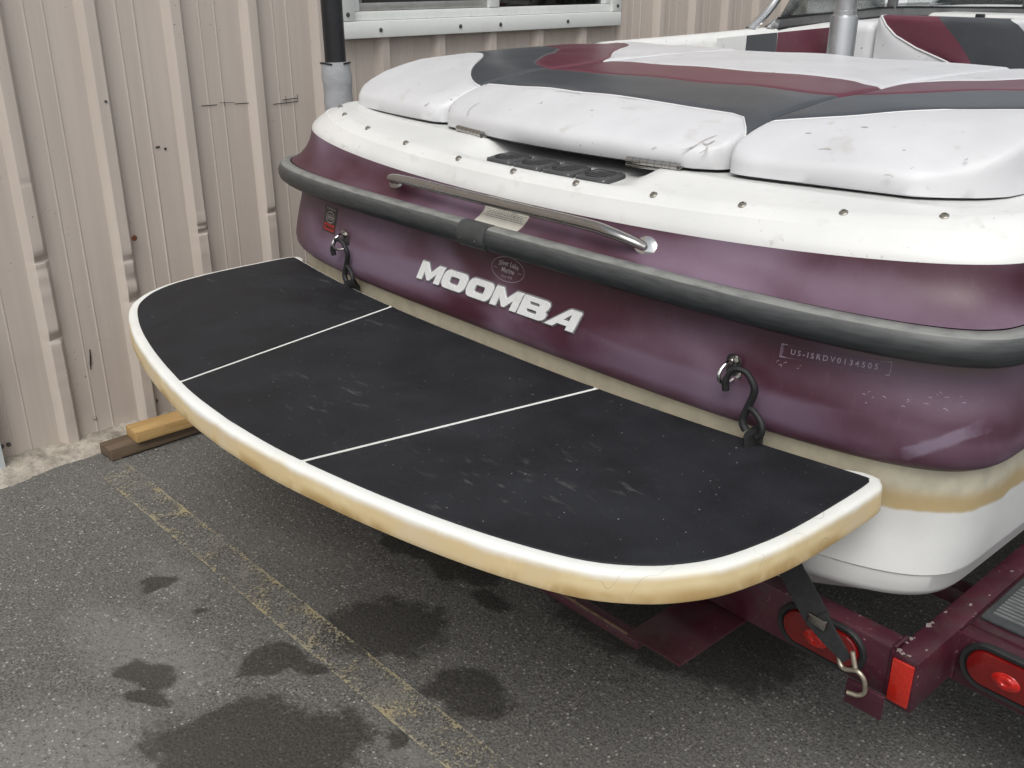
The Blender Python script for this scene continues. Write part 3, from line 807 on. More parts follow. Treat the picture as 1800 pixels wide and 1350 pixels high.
# cockpit floor and coamings
mesh('cockpit_floor', [(-.95, 1.55, .72), (.95, 1.55, .72), (.9, 3.9, .76), (-.9, 3.9, .76)], [(0, 1, 2, 3)], 'carpet', boat)
box('engine_bulkhead', (-.93, 1.585, .70), (.93, 1.62, 1.20), 'vinyl_white', boat, .01)
for sg_ in (-1, 1):
    V = []
    yy = [.85, 1.0, 1.15, 1.3, 1.45, 1.7, 2.0, 2.4, 2.9, 3.4, 3.9, 4.4, 5.0]
    for y in yy:
        tp = taper(y); h = sstep(.9, 1.5, y); dz = .03 * sstep(1.5, 3.4, y)
        for x, z in ((1.085, 1.118), (1.06, 1.165), (1.045, 1.18 + .07 * h), (1.03, 1.185 + .105 * h), (1.005, 1.186 + .118 * h), (.97, 1.186 + .122 * h), (.935, 1.185 + .115 * h), (.915, 1.18 + .095 * h), (.90, 1.1), (.89, .76)):
            V.append((sg_ * x * tp, y, z + dz))
    mesh('coaming', V, grid_faces(len(yy), 10), 'deck', boat, True, 50)
    # padded side panels inside the coaming
    for nm, ya, yb, mt in (('side_panel', 2.02, 2.22, 'deck'), ('side_panel', 2.222, 2.43, 'vinyl_grey'), ('side_panel', 2.432, 3.25, 'vinyl_maroon')):
        V = []
        for i in range(9):
            y = lerp(ya, yb, i / 8); tp = taper(y)
            for j in range(7):
                z = lerp(1.02, 1.292, j / 6) + .03 * sstep(1.5, 3.4, y)
                V.append((sg_ * ((.892 - .016 * math.sin(math.pi * min(1, max(0, (j + .5) / 7)))) * tp), y + .05 * (1 - j / 6) * (-1 if nm else 0), z))
        mesh(nm, V, grid_faces(9, 7), mt, boat, True)
# front deck, forward of the windscreen
V = []
fr = [3.72, 4.1, 4.5, 4.9, 5.3]
for y in fr:
    for i in range(13):
        f = -1 + i / 6; V.append((f * 1.03 * taper(y), y, 1.295 + .03 * sstep(1.5, 5, y) + .03 * (1 - f * f)))
mesh('fore_deck', V, grid_faces(5, 13), 'deck', boat, True)
V = []
for i in range(13):
    f = -1 + i / 6
    V += [(f * .93, 3.44, 1.318 + .006 * (1 - f * f)), (f * .95, 3.73, 1.322 + .016 * (1 - f * f)), (f * .93, 3.41, 1.27), (f * .93, 3.41, .8)]
mesh('dashboard', [V[i * 4 + k] for k in (3, 2, 0, 1) for i in range(13)], grid_faces(4, 13), 'deck', boat, True, 40)

# rub rail: rubber D section swept round the hull, splice cover at the centre
rc = plan(1.150, .0185, .275, 3.9, .975, .003)
sec = [(-.012, .027), (.004, .0275), (.010, .0268), (.0165, .0225), (.0175, .0215), (.0235, .0125), (.027, .002), (.0268, -.009), (.023, -.021), (.014, -.029), (-.012, -.031)]
top_highlight = [.6, 1, 1, 1, .35, .12, .03, 0, 0, 0, 0]  # painted highlight per section point, full on the top facet
def sweep(path, sec_, grow=0.0):
    V = []
    for i, p in enumerate(path):
        a, b = path[max(0, i - 1)], path[min(len(path) - 1, i + 1)]
        d = Vector((b[0] - a[0], b[1] - a[1])).normalized(); n_ = Vector((d.y, -d.x))      # outward, away from the hull
        for o_, z in sec_:
            V.append((p[0] + n_.x * o_, p[1] + n_.y * o_, p[2] + z))
    return V
rail = mesh('rub_rail', sweep(rc, sec), grid_faces(len(rc), len(sec)), 'rail', boat, True, 50)
rail.data.attributes.new('chalk_sheen', 'FLOAT', 'POINT').data.foreach_set('value', top_highlight * len(rc))
mid = [(x, surf([rc, [(a, b, c + .1) for a, b, c in rc]], x, .98), .975) for x in [-.088 + .0098 * i for i in range(11)]]
secb = [(o_ * 1.0 + .0025, z * 1.06) for o_, z in sec]
V = sweep(mid, secb); ncs = len(secb)
sc_ = mesh('splice_cover', V, grid_faces(len(mid), ncs) + [tuple(range(ncs)), tuple(range(len(V) - ncs, len(V)))], 'rail_cover', rail, True, 45)
for x in (-.075, -.02):
    bm = bmesh.new(); lathe(bm, [(.004, 0), (.004, .001), (.002, .002)], 10, Matrix.Translation((x, surf([rc, [(a, b, c + .1) for a, b, c in rc]], x, .98) - .0275, .965)) @ Matrix.Rotation(R(100), 4, 'X'))
    from_bm('screw', bm, 'steel', rail, True, 40)

# canvas snaps along the deck edge
def snap_mesh():
    bm = bmesh.new(); lathe(bm, [(.0098, -.001), (.0098, .0012), (.0084, .0024), (.0066, .0026), (.0066, .0044), (.0060, .0054), (.0042, .0054), (.0038, .0026)], 16)
    return bm
snap = from_bm('snap', snap_mesh(), 'brass', boat, True, 40)
SNX = [-1.005, -.90, -.70, -.475, -.23, -.02, .185, .40, .605, .80, .96]
for i, x in enumerate(SNX):
    l = plan(**SNP); m = [p for p in l if p[1] < .5]; y = None
    for p, q in zip(m[:-1], m[1:]):
        if p[0] <= x <= q[0]: t_ = (x - p[0]) / (q[0] - p[0]); y, z = lerp(p[1], q[1], t_), lerp(p[2], q[2], t_); break
    o = snap if i == 0 else snap.copy()
    if i: col.objects.link(o)
    o.location = (x, y, z + .0005); o.rotation_euler = (R(26), 0, 0); o.scale = (.85, .85, .8)

# grab handle
gh = empty('grab_handle', (0, 0, 0)); gh.parent = boat
hp = [(-.445, surf(UP, -.445, 1.032) - .002, 1.034), (-.43, .055, 1.045), (-.405, .045, 1.052), (-.30, .040, 1.054), (0, .036, 1.054), (.28, .040, 1.054), (.36, .040, 1.050), (.405, .052, 1.040), (.432, surf(UP, .432, 1.028) - .002, 1.028)]
sp_ = smooth_path(hp, 7)
def hr(p): return .0125 + .0045 * sstep(.30, .40, abs(p.x)) - .002 * sstep(.42, .445, abs(p.x))
tube('rail_tube', sp_, [hr(p) for p in sp_], 'steel_worn', gh, 14, [lerp(1, .62, sstep(.30, .40, abs(p.x))) for p in sp_])
for x, z, mt in ((-.445, 1.033, 'steel_worn'), (.432, 1.028, 'chrome')):
    bm = bmesh.new(); lathe(bm, [(.026, -.004), (.026, .002), (.022, .005), (.012, .008)], 18, Matrix.Translation((x, surf(UP, x, z), z)) @ Matrix.Rotation(R(62), 4, 'X') @ Matrix.Diagonal((1.15, .85, 1, 1)))
    from_bm('flange', bm, mt, gh, True, 40)

# hinges of the centre hatch
def hinge(x):
    h = empty('hinge', (x, .236 + .25 * (x + .02) ** 2 - .012, 1.1545)); h.parent = boat; h.rotation_euler = (R(6), 0, R(28) * (x - .05))
    bm = bmesh.new()
    for k in range(7):
        add_tube(bm, [(-.068 + k * .0195, 0, .004), (-.068 + k * .0195 + .0185, 0, .004)], .0085, 12)
    from_bm('hinge_knuckle', bm, 'steel_worn', h, True, 40)
    box('hinge_leaf', (-.07, .0, -.004), (.068, .05, .000), 'steel_worn', h, .001)
    box('hinge_leaf', (-.07, -.006, -.010), (.068, .002, -.004), 'steel_worn', h, .001)
hinge(-.345); hinge(.29)

# four blower vents in the recess
def vent(x, y, rz):
    ve = empty('vent', (x, y, 1.1188)); ve.parent = boat; ve.rotation_euler = (R(5.2), 0, rz)
    W, H = .049, .044
    out = []
    for k in range(32):
        a = 2 * math.pi * k / 32; ca, sa = math.cos(a), math.sin(a); e = .38
        out.append((W * math.copysign(abs(ca) ** e, ca) * (1 - .06 * abs(sa)), H * math.copysign(abs(sa) ** e, sa)))
    ell = [(.037 * math.cos(2 * math.pi * k / 32), .031 * math.sin(2 * math.pi * k / 32)) for k in range(32)]
    bm = bmesh.new()
    def ring(pts, z, s_=1.0): return [bm.verts.new((px * s_, py * s_, z)) for px, py in pts]
    rs = [ring(out, -.004), ring(out, .004), ring(out, .007, .965), ring(ell, .0095, 1.14), ring(ell, .0095, 1.05), ring(ell, .006, 1.0), ring(ell, -.003, .98)]
    for a, b in zip(rs[:-1], rs[1:]):
        for k in range(32): bm.faces.new((a[k], a[(k + 1) % 32], b[(k + 1) % 32], b[k]))
    bm.faces.new(rs[-1])
    mesh('vent_pit', [(px * .99, py * .99, -.0015) for px, py in ell], [tuple(range(32))], 'pit', ve)
    from_bm('vent_frame', bm, 'vent_plastic', ve, True, 40)
    bm = bmesh.new()
    for k in range(5):
        yy = -.0236 + k * .0118; hw = .037 * math.sqrt(max(0, 1 - (yy / .031) ** 2))
        add_box(bm, (-hw, yy - .0016, .000), (hw, yy + .0016, .0064), .0003, 1, Matrix.Identity(4))
    from_bm('louvre', bm, 'louvre', ve, True, 40)
    for px, py in ((-.041, -.036), (.041, -.036), (.041, .036), (-.041, .036)):
        bm = bmesh.new(); lathe(bm, [(.003, .005), (.003, .008), (.0015, .009)], 8, Matrix.Translation((px * .97, py * .97, 0)))
        from_bm('screw', bm, 'steel', ve, True, 40)
for i in range(4): vent(-.122 + .1035 * i, .184 + .004 * abs(i - 1.5), R(-1.5 + 1.0 * i))

# ---- stern pads
ZT = [(.20, 1.176), (.24, 1.193), (.28, 1.213), (.34, 1.236), (.40, 1.252), (.46, 1.264), (.6, 1.284), (.9, 1.299), (1.2, 1.302), (1.62, 1.298)]
def pad(xl, xr, ya, yf, seams, mats, names, zb=1.154, r=.017, cl=0.0, cr=0.0, seed=0):
    root = empty('sun_pad', (0, 0, 0)); root.parent = boat
    th = [R(a) for a in (0, 15, 30, 45, 60, 75, 90)]
    rl = [(r * (1 - math.cos(a)), r * (1 - math.sin(a))) for a in th]      # (distance, drop)
    NU = 22
    def cols(y):
        a, b = xl(y), xr(y); L_ = []
        L_ += [(a + .004, 9.), (a - .001, r + .012)] + [(a + d, dr) for d, dr in rl]
        for i in range(1, NU): L_.append((lerp(a + r, b - r, i / NU), 0.0))
        L_ += [(b - d, dr) for d, dr in rl[::-1]] + [(b + .001, r + .012), (b - .004, 9.)]
        return L_
    def row(dist, drop, seg, f, ysel=None):
        out = []
        L_ = cols(.6)
        for i in range(len(L_)):
            # two passes: x depends on y a little
            x = cols(.6)[i][0]
            for _ in range(2):
                A0, E0 = ya(x), yf(x); S = [A0] + [s_(x) for s_ in seams] + [E0]
                if seg == 'a': y = A0 + dist
                elif seg == 'e': y = E0 - dist
                else:
                    lo = S[seg] + (r if seg == 0 else 0); hi = S[seg + 1] - (r if seg == len(S) - 2 else 0); y = lerp(lo, hi, f)
                x, du = cols(y)[i]
            # plan corners
            q = y - A0
            if cl and x < (xl(y) + cl) and q < cl:
                pass
            dd = min([abs(y - s_(x)) for s_ in seams])
            top_ = pw(ZT, y - (A0 - .24) * (1 - sstep(0, .4, y - A0))) + .004 * noise.noise(Vector((x * 6 + seed, y * 6, 1))) + .0035 * math.sin(math.pi * max(0, min(1, (x - xl(y)) / (xr(y) - xl(y)))))
            dr = min(math.hypot(min(du, .5), min(drop, .5)), top_ - zb) + .0045 * math.exp(-(dd / .007) ** 2)
            zz = max(zb, top_ - dr)
            # pinch plan corners inward so the pad ends are round
            cx_ = 0
            if cl and i < len(L_) / 2:
                u_ = max(0, 1 - (x - xl(y)) / cl); v_ = max(0, 1 - q / cl); cx_ = u_ * v_
                y += .45 * cl * cx_ ** 1.2; x += .30 * cl * cx_ ** 1.2
            if cr and i > len(L_) / 2:
                u_ = max(0, 1 - (xr(y) - x) / cr); v_ = max(0, 1 - q / cr); cx_ = u_ * v_
                y += .45 * cr * cx_ ** 1.2; x -= .30 * cr * cx_ ** 1.2
            out.append((x, y, zz))
        return out
    nseg = len(seams) + 1
    for sgm in range(nseg):
        rows = []
        if sgm == 0:
            rows.append(row(.006, 9., 'a', 0)); rows.append(row(-.001, r + .02, 'a', 0))
            rows += [row(d, dr, 'a', 0) for d, dr in rl[:-1]]
        for f in (0, .02, .05, .12, .25, .4, .55, .7, .82, .9, .95, .975, 1.0): rows.append(row(0, 0, sgm, f))
        if sgm == nseg - 1:
            rows += [row(d, dr, 'e', 0) for d, dr in rl[:-1][::-1]]; rows.append(row(-.001, r + .02, 'e', 0)); rows.append(row(.004, 9., 'e', 0))
        nc = len(rows[0])
        mesh(names[sgm], [p for q in rows for p in q], grid_faces(len(rows), nc), mats[sgm], root, True, 60)
        if sgm in (0, 2) and sgm < nseg - 1:
            path = [(x, y, z + .0012) for x, y, z in rows[-1]][1:-1]
            tube('piping', path, .0022, 'piping', root, 6)
    # black vinyl base board under the cushion
    V = []
    for dz in (zb + .001, zb - .004):
        V += [(lerp(xl(ya(x)) + .012 + .5 * cl, xr(ya(x)) - .012 - .5 * cr, f), ya(x) + .010 + (.4 * cl if (cl and f < .04) else 0) + (.4 * cr if (cr and f > .96) else 0), dz) for f, x in [(k / 14, lerp(xl(.5), xr(.5), k / 14)) for k in range(15)]]
        V += [(lerp(xl(1.5) + .012, xr(1.5) - .012, f), yf(0) - .012, dz) for f in [1 - k / 14 for k in range(15)]]
    n_ = 30
    mesh('pad_board', V, [tuple(range(n_)), tuple(range(2 * n_ - 1, n_ - 1, -1))] + [(k, (k + 1) % n_, n_ + (k + 1) % n_, n_ + k) for k in range(n_)], 'black_plastic', root)
    def height(x, y):
        A0 = ya(x)
        return pw(ZT, y - (A0 - .24) * (1 - sstep(0, .4, y - A0))) + .004 * noise.noise(Vector((x * 6 + seed, y * 6, 1))) + .0035 * math.sin(math.pi * max(0, min(1, (x - xl(y)) / (xr(y) - xl(y)))))
    return root, height
def pad_scuff(pd, lines, mat):
    root, height = pd
    for q, wd in lines:
        q = smooth_path([(x, y, 0) for x, y in q], 5); V = []
        for i, p in enumerate(q):
            d = (q[min(i + 1, len(q) - 1)] - q[max(0, i - 1)]).normalized(); n3 = Vector((-d.y, d.x, 0)); ww = wd * (.35 + .65 * math.sin(math.pi * (i + .5) / len(q)))
            for s_ in (-1, 1):
                a = p + n3 * ww / 2 * s_; V.append((a.x, a.y, height(a.x, a.y) + .0009))
        mesh('scuff', V, grid_faces(len(q), 2), mat, root, True)
def side(x): return max(0, min(1, (abs(x) - .47) / .5))
mats = ['vinyl_white', 'vinyl_grey', 'vinyl_maroon', 'vinyl_white']; nms = ['white_panel', 'grey_panel', 'maroon_panel', 'white_panel']
hatch = pad(lambda y: -.532 + .08 * sstep(.26, .8, y), lambda y: .436 + .05 * sstep(.26, .8, y), lambda x: .232 + .25 * (x + .04) ** 2, lambda x: 1.57,
    [lambda x: .445 - .10 * sstep(.36, .48, x), lambda x: .655 + .03 * (x + .4), lambda x: .905 - .05 * sstep(.36, .48, x)], mats, nms, cl=.05, cr=.05)
pad(lambda y: -1.065 + .045 * sstep(.3, 1.2, y), lambda y: -.540 + .08 * sstep(.26, .8, y), lambda x: .302 + .045 * ((-.52 - x) / .5) ** 2, lambda x: 1.57,
    [lambda x: .43 + .34 * side(x) - .05 * math.sin(side(x) * 5), lambda x: .67 + .45 * side(x) - .06 * math.sin(side(x) * 6), lambda x: .89 + .60 * side(x) ** .7 - .05 * math.sin(side(x) * 6)], mats, nms, cl=.05, cr=.04, seed=5)
starboard = pad(lambda y: .444 + .05 * sstep(.26, .8, y), lambda y: .965 + .05 * sstep(.3, 1.2, y), lambda x: .280 + .19 * max(0, x - .45), lambda x: 1.57,
    [lambda x: .43 + .34 * side(x), lambda x: .68 + .45 * side(x), lambda x: .85 + .62 * side(x) ** .7], mats, nms, cl=.05, cr=.13, seed=9)

pad_scuff(hatch, [([(.355, .262), (.372, .285), (.380, .310), (.392, .335)], .005), ([(.378, .305), (.392, .300), (.402, .318)], .004), ([(.398, .268), (.404, .285), (.396, .300)], .004),
                  ([(-.372, .262), (-.392, .29), (-.388, .32)], .004), ([(-.20, .42), (-.15, .425), (-.10, .418)], .003), ([(.02, .425), (.08, .43)], .003)], 'scuff')
pad_scuff(starboard, [([(.63, .36), (.645, .366), (.655, .364)], .005), ([(.79, .33), (.80, .334), (.81, .333)], .005), ([(.57, .40), (.58, .405)], .005), ([(.66, .46), (.675, .462)], .004), ([(.90, .42), (.903, .428)], .004)], 'scuff')
# ---- seat backrest, bolster, pylon, windscreen, tower
seat = empty('seat_backrest', (0, 0, 0)); seat.parent = boat
def zz_(z): return (z - 1.0) / .378
bd = [lambda z: -.575 + .02 * max(0, z - 1.36) * 10, lambda z: pw([(1.15, -.10), (1.211, -.25), (1.255, -.385), (1.30, -.485), (1.34, -.535), (1.378, -.563)], z),
      lambda z: pw([(1.15, -.09), (1.211, -.145), (1.28, -.205), (1.33, -.26), (1.378, -.315)], z), lambda z: pw([(1.15, .16), (1.25, .10), (1.33, .045), (1.36, .01), (1.378, -.03)], z), lambda z: .26 - .02 * max(0, z - 1.36) * 10]
zr = [1.0, 1.06, 1.12, 1.16, 1.19, 1.21, 1.23, 1.255, 1.275, 1.30, 1.32, 1.34, 1.36, 1.372, 1.378, 1.380]
yb_ = [0] * 13 + [.004, .014, .05]
for k, (mt, nm) in enumerate((('vinyl_white', 'white_panel'), ('vinyl_maroon', 'maroon_panel'), ('vinyl_grey', 'grey_panel'), ('vinyl_white', 'white_panel'))):
    V = []
    for z, yo in zip(zr, yb_):
        for i in range(7):
            f = i / 6; x = lerp(bd[k](z), bd[k + 1](z), f)
            V.append((x, 2.70 + yo - .006 * math.sin(math.pi * f) + .04 * (z - 1.2), z))
    mesh(nm, V, grid_faces(len(zr), 7), mt, seat, True)
box('backrest_shell', (-.57, 2.76, .76), (.25, 2.84, 1.376), 'deck', seat, .02)
tube('piping', [(bd[1](z), 2.697 + .04 * (z - 1.2), z) for z in zr[3:15]], .004, 'piping', seat, 6)
box('seat_bolster', (-.80, 2.70, .76), (-.585, 2.86, 1.352), 'vinyl_white', boat, .045, None, 5)
py = empty('ski_pylon', (-.115, 1.655, .72)); py.parent = boat
bm = bmesh.new(); lathe(bm, [(.044, 0), (.044, .690), (.042, .696), (.0365, .700), (.0365, .712), (.0345, .714), (.0345, .755), (.043, .762), (.046, .775), (.044, .80), (.030, .83), (.022, .85), (.034, .87), (.036, .90), (.025, .92)], 28)
from_bm('pylon_tube', bm, 'pylon', py, True, 35)
ws = empty('windscreen', (0, 0, 0)); ws.parent = boat
base_pts = [(-.955, 2.50, 1.3145), (-.965, 2.9, 1.325), (-.955, 3.40, 1.339), (-.90, 3.52, 1.341), (-.38, 3.70, 1.346), (.38, 3.70, 1.346), (.90, 3.52, 1.341), (.955, 3.40, 1.339), (.965, 2.9, 1.325), (.955, 2.50, 1.3145)]
def ribbon(name, pts, h, lean, th, mat, parent, z0=0.0):
    V = []
    for x, y, z in pts:
        q = Vector((-x, -max(0, y - 2.2) * 1.2)).normalized()
        for zz, o_ in ((z0, 0), (z0 + h, lean), (z0 + h, lean + th), (z0, th)):
            V.append((x + q.x * o_, y + q.y * o_, z + zz))
    n_ = len(pts); F = []
    for i in range(n_ - 1):
        for k in range(4): F.append((i * 4 + k, i * 4 + (k + 1) % 4, (i + 1) * 4 + (k + 1) % 4, (i + 1) * 4 + k))
    F += [(0, 1, 2, 3), ((n_ - 1) * 4, (n_ - 1) * 4 + 1, (n_ - 1) * 4 + 2, (n_ - 1) * 4 + 3)]
    return mesh(name, V, F, mat, parent)
ribbon('gasket', base_pts, .007, 0, .035, 'gasket', ws)
ribbon('frame_rail', base_pts, .034, .008, .03, 'frame_grey', ws, .0075)
ribbon('gasket', [(x * .987, y - .012 * (y > 3.3), z) for x, y, z in base_pts], .009, .002, .022, 'gasket', ws, .042)
top_pts = [(x, y, z) for x, y, z in base_pts]
ribbon('frame_rail', [(x * .90, y - (.10 if y > 3.3 else -.22 if y < 2.6 else 0), z) for x, y, z in base_pts], .03, .005, .02, 'frame_grey', ws, .40)
def pane(p, q, mat='ws_glass', name='pane'):
    def tp(a): return (a[0] * .90, a[1] - (.10 if a[1] > 3.3 else -.22 if a[1] < 2.6 else 0), a[2] + .405)
    def bt(a): return (a[0] * .975, a[1] - .015 * (a[1] > 3.3), a[2] + .050)
    A, B, C_, D2 = Vector(bt(p)), Vector(bt(q)), Vector(tp(q)), Vector(tp(p))
    n_ = (B - A).cross(D2 - A).normalized() * .004
    mesh(name, [A, B, C_, D2, A + n_, B + n_, C_ + n_, D2 + n_], [(0, 1, 2, 3), (7, 6, 5, 4), (0, 4, 5, 1), (1, 5, 6, 2), (2, 6, 7, 3), (3, 7, 4, 0)], mat, ws)
pane(base_pts[0], base_pts[2]); pane(base_pts[3], base_pts[4]); pane(base_pts[4], base_pts[5]); pane(base_pts[5], base_pts[6]); pane(base_pts[7], base_pts[9])
for s1_ in (-1, 1):
    tube('corner_post', [(s1_ * .925, 3.45, 1.375), (s1_ * .845, 3.36, 1.76)], .026, 'frame_grey', ws, 10)
    tube('centre_post', [(s1_ * .375, 3.685, 1.39), (s1_ * .34, 3.60, 1.78)], .016, 'frame_grey', ws, 8)
box('cowl', (-.69, 3.34, 1.20), (.69, 3.60, 1.371), 'deck', boat, .03, None, 5)
box('door_latch', (-.445, 3.325, 1.345), (-.405, 3.345, 1.372), 'black_plastic', ws, .004)
tw = empty('tower', (0, 0, 0)); tw.parent = boat
for s1_ in (-1, 1):
    for a, b in (((s1_ * .985, 2.36, 1.312), (s1_ * .985, 2.56, 1.45)), ((s1_ * .965, 2.47, 1.314), (s1_ * .965, 2.70, 1.44))):
        d = (b[1] - a[1]) * 3; pth = smooth_path([a, b, (b[0] * .97, b[1] + d * .55, b[2] + .42), (b[0] * .85, b[1] + d * .60, b[2] + .85), (b[0] * .4, b[1] + d * .6, b[2] + 1.0), (0, b[1] + d * .6, b[2] + 1.02)], 6)
        tube('tower_leg', pth, .021, 'chrome', tw, 12)
        bm = bmesh.new(); lathe(bm, [(.034, -.004), (.034, .004), (.022, .010)], 16, Matrix.Translation(a)); from_bm('tower_foot', bm, 'chrome', tw, True, 40)

# ---- swim platform with three pads
MO = [(0, -.012), (.2, -.0115), (.40, -.006), (.62, .010), (.80, .030), (.97, .054), (.992, .050), (.998, .030), (1.000, -.05), (.998, -.18), (.990, -.26), (.972, -.345), (.945, -.405), (.905, -.458), (.84, -.51), (.74, -.553), (.62, -.59), (.48, -.622), (.33, -.648), (.17, -.668), (0, -.675)]
MO = [(max(0.0, p.x), p.y) for p in smooth_path([(x, y, 0) for x, y in MO], 4)]; MO[0] = (0.0, MO[0][1]); MO[-1] = (0.0, MO[-1][1])
def close_sym(half): return [(x, y) for x, y in half] + [(-x, y) for x, y in half[::-1][1:-1]]
def grow(half, d, di):
    out = []
    for i, (x, y) in enumerate(half):
        a = half[max(0, i - 1)] if i else (-half[1][0], half[1][1]); b = half[i + 1] if i < len(half) - 1 else (-half[-2][0], half[-2][1])
        t_ = Vector((b[0] - a[0], b[1] - a[1])).normalized(); n_ = Vector((-t_.y, t_.x))   # left normal
        n_ = -n_ if (n_.x * x + n_.y * (y + .3)) < 0 else n_
        dd = di if (y > -.02 and x < .96) else d
        out.append((x + n_.x * dd, y + n_.y * dd))
    out[0] = (0, out[0][1]); out[-1] = (0, out[-1][1]); return out
swp = empty('swim_platform', (0, -.3, .72)); swp.parent = boat
PO = (0, -.3, .72)
rings = [(-.004, -.004, .7155), (-.001, -.001, .7163), (.010, .003, .7162), (.0172, .005, .7155), (.0210, .006, .7135), (.0230, .007, .7100), (.0238, .008, .7050), (.0256, .009, .676), (.0260, .009, .669), (.0245, .008, .664), (.020, .006, .6615), (-.004, -.004, .662)]
RG = [close_sym(grow(MO, d, di)) for d, di, z in rings]
n_ = len(RG[0]); V = [(x - PO[0], y - PO[1], z - PO[2]) for ring, (d, di, z) in zip(RG, rings) for x, y in ring]
F = [(r * n_ + k, r * n_ + (k + 1) % n_, (r + 1) * n_ + (k + 1) % n_, (r + 1) * n_ + k) for r in range(len(rings) - 1) for k in range(n_)]
bm = bmesh.new(); bv = [bm.verts.new(p) for p in V]
for f_ in F: bm.faces.new([bv[k] for k in f_])
def cap(bm, ring):
    es = [bm.edges.get((a, b)) or bm.edges.new((a, b)) for a, b in zip(ring, ring[1:] + ring[:1])]
    bmesh.ops.triangle_fill(bm, use_beauty=True, edges=es)
cap(bm, bv[:n_]); cap(bm, bv[-n_:])
from_bm('platform_shell', bm, 'platform', swp, True, 40)
def seam_x(y): return lerp(.378, .252, max(0, min(1, (-y) / .66)))       # seam runs in towards the trailing edge
full = close_sym(MO)
def clip(poly, side_fn):
    out = []
    for i in range(len(poly)):
        a, b = poly[i - 1], poly[i]; fa, fb = side_fn(a), side_fn(b)
        if (fa >= 0) != (fb >= 0):
            t_ = fa / (fa - fb); out.append((lerp(a[0], b[0], t_), lerp(a[1], b[1], t_)))
        if fb >= 0: out.append(b)
    return out
GAP = .0066
def lin(p, s1_): return s1_ * p[0] - (.382 + (p[1]) * .190)              # + outside of the seam line
pads_ = [clip(full, lambda p: lin(p, -1) - GAP), clip(clip(full, lambda p: -lin(p, 1) - GAP), lambda p: -lin(p, -1) - GAP), clip(full, lambda p: lin(p, 1) - GAP)]
for pp in pads_:
    bm = bmesh.new(); n2_ = len(pp); cxx = sum(p[0] for p in pp) / n2_; cyy = sum(p[1] for p in pp) / n2_
    def ring_(ins, z):
        o_ = []
        for i, (x, y) in enumerate(pp):
            a, b = pp[i - 1], pp[(i + 1) % n2_]; t_ = Vector((b[0] - a[0], b[1] - a[1])).normalized(); nn = Vector((-t_.y, t_.x))
            if nn.x * (cxx - x) + nn.y * (cyy - y) < 0: nn = -nn
            o_.append(bm.verts.new((x + nn.x * ins - PO[0], y + nn.y * ins - PO[1], z - PO[2])))
        return o_
    rr = [ring_(0, .7150), ring_(0, .7180), ring_(.0015, .7190)]
    for a, b in zip(rr[:-1], rr[1:]):
        for k in range(n2_): bm.faces.new((a[k], a[(k + 1) % n2_], b[(k + 1) % n2_], b[k]))
    cap(bm, rr[-1])
    from_bm('platform_mat', bm, 'nonskid', swp, True, 30)
# brackets under the platform
for x in (-.6, .6):
    bm = bmesh.new(); add_tube(bm, [(x, -.12, -.095), (x, .12, -.13), (x, .345, -.20)], .018, 10); from_bm('platform_bracket', bm, 'steel_worn', swp, True, 50)

# ---- lettering and stickers on the transom
def on_hull(off=.0015, x0=0.0, z0=0.0, roll=0.0, sx=1.0):
    ca, sa = math.cos(roll), math.sin(roll)
    def fn(x, y, z):
        xx = x0 + (x * ca - y * sa) * sx; zz = z0 + x * sa + y * ca
        return (xx, surf(HULL, xx, zz) - off - z, zz)
    return fn
GL = {'M': [[(0, 0), (.50, 0), (.50, .50), (.92, .06), (1.16, .06), (1.58, .50), (1.58, 0), (2.08, 0), (2.08, 1), (1.55, 1), (1.04, .50), (.53, 1), (0, 1)]],
      'O': [rrect(2.05, 1.0, .40, 1.02, .5), rrect(.78, .40, .12, 1.02, .5)[::-1]],
      'B': [[(0, 0), (1.62, 0), (1.85, .06), (1.97, .18), (1.97, .36), (1.82, .50), (1.95, .62), (1.95, .82), (1.82, .95), (1.6, 1), (0, 1)],
            [(.55, .22), (1.2, .22), (1.28, .27), (1.28, .35), (1.2, .40), (.55, .40)][::-1], [(.55, .62), (1.2, .62), (1.28, .66), (1.28, .73), (1.2, .78), (.55, .78)][::-1]],
      'A': [[(0, 0), (.58, 0), (.80, .20), (1.48, .20), (1.48, 0), (2.02, 0), (2.02, .92), (1.94, 1), (1.28, 1), (1.16, .96)], [(1.05, .42), (1.48, .42), (1.48, .78)][::-1]]}
tot = sum({'M': 2.08, 'O': 2.05, 'B': 1.97, 'A': 2.02}[ch] for ch in 'MOOMBA') + 5 * .10
H = .0475; SX = .590 / (tot + .3)
xx0 = -.300
nm_ = empty('name_lettering', (0, 0, 0)); nm_.parent = boat
for ch in 'MOOMBA':
    sp2 = [[((px + .42 * (py - .0)) * SX, py * H) for px, py in q] for q in GL[ch]]
    fn = on_hull(.0, xx0, .8105)
    curve_shape('letter_base', sp2, 'letter_grey', nm_, .0022, .0, .0032, fn)
    curve_shape('letter', sp2, 'letter_white', nm_, .0035, .0008, -.0006, on_hull(.0012, xx0, .8105))
    xx0 += ({'M': 2.08, 'O': 2.05, 'B': 1.97, 'A': 2.02}[ch] + .10) * SX
ov = empty('dealer_sticker', (0, 0, 0)); ov.parent = boat
def ell(a, b, n=40): return [(a * math.cos(2 * math.pi * k / n), b * math.sin(2 * math.pi * k / n)) for k in range(n)]
fo = on_hull(.0008, .034, .899)
curve_shape('ring', [ell(.058, .0285), ell(.0568, .0273)[::-1]], 'decal_silver', ov, 0, 0, 0, fo)
def arc_text(x, y, z): return fo(x, y - x * x * 3.2, z)
text_shape('lettering', 'Silver Lake', .0165, 'decal_silver', ov, lambda x, y, z: arc_text(x * .98, y + .013, z), .15, .0003)
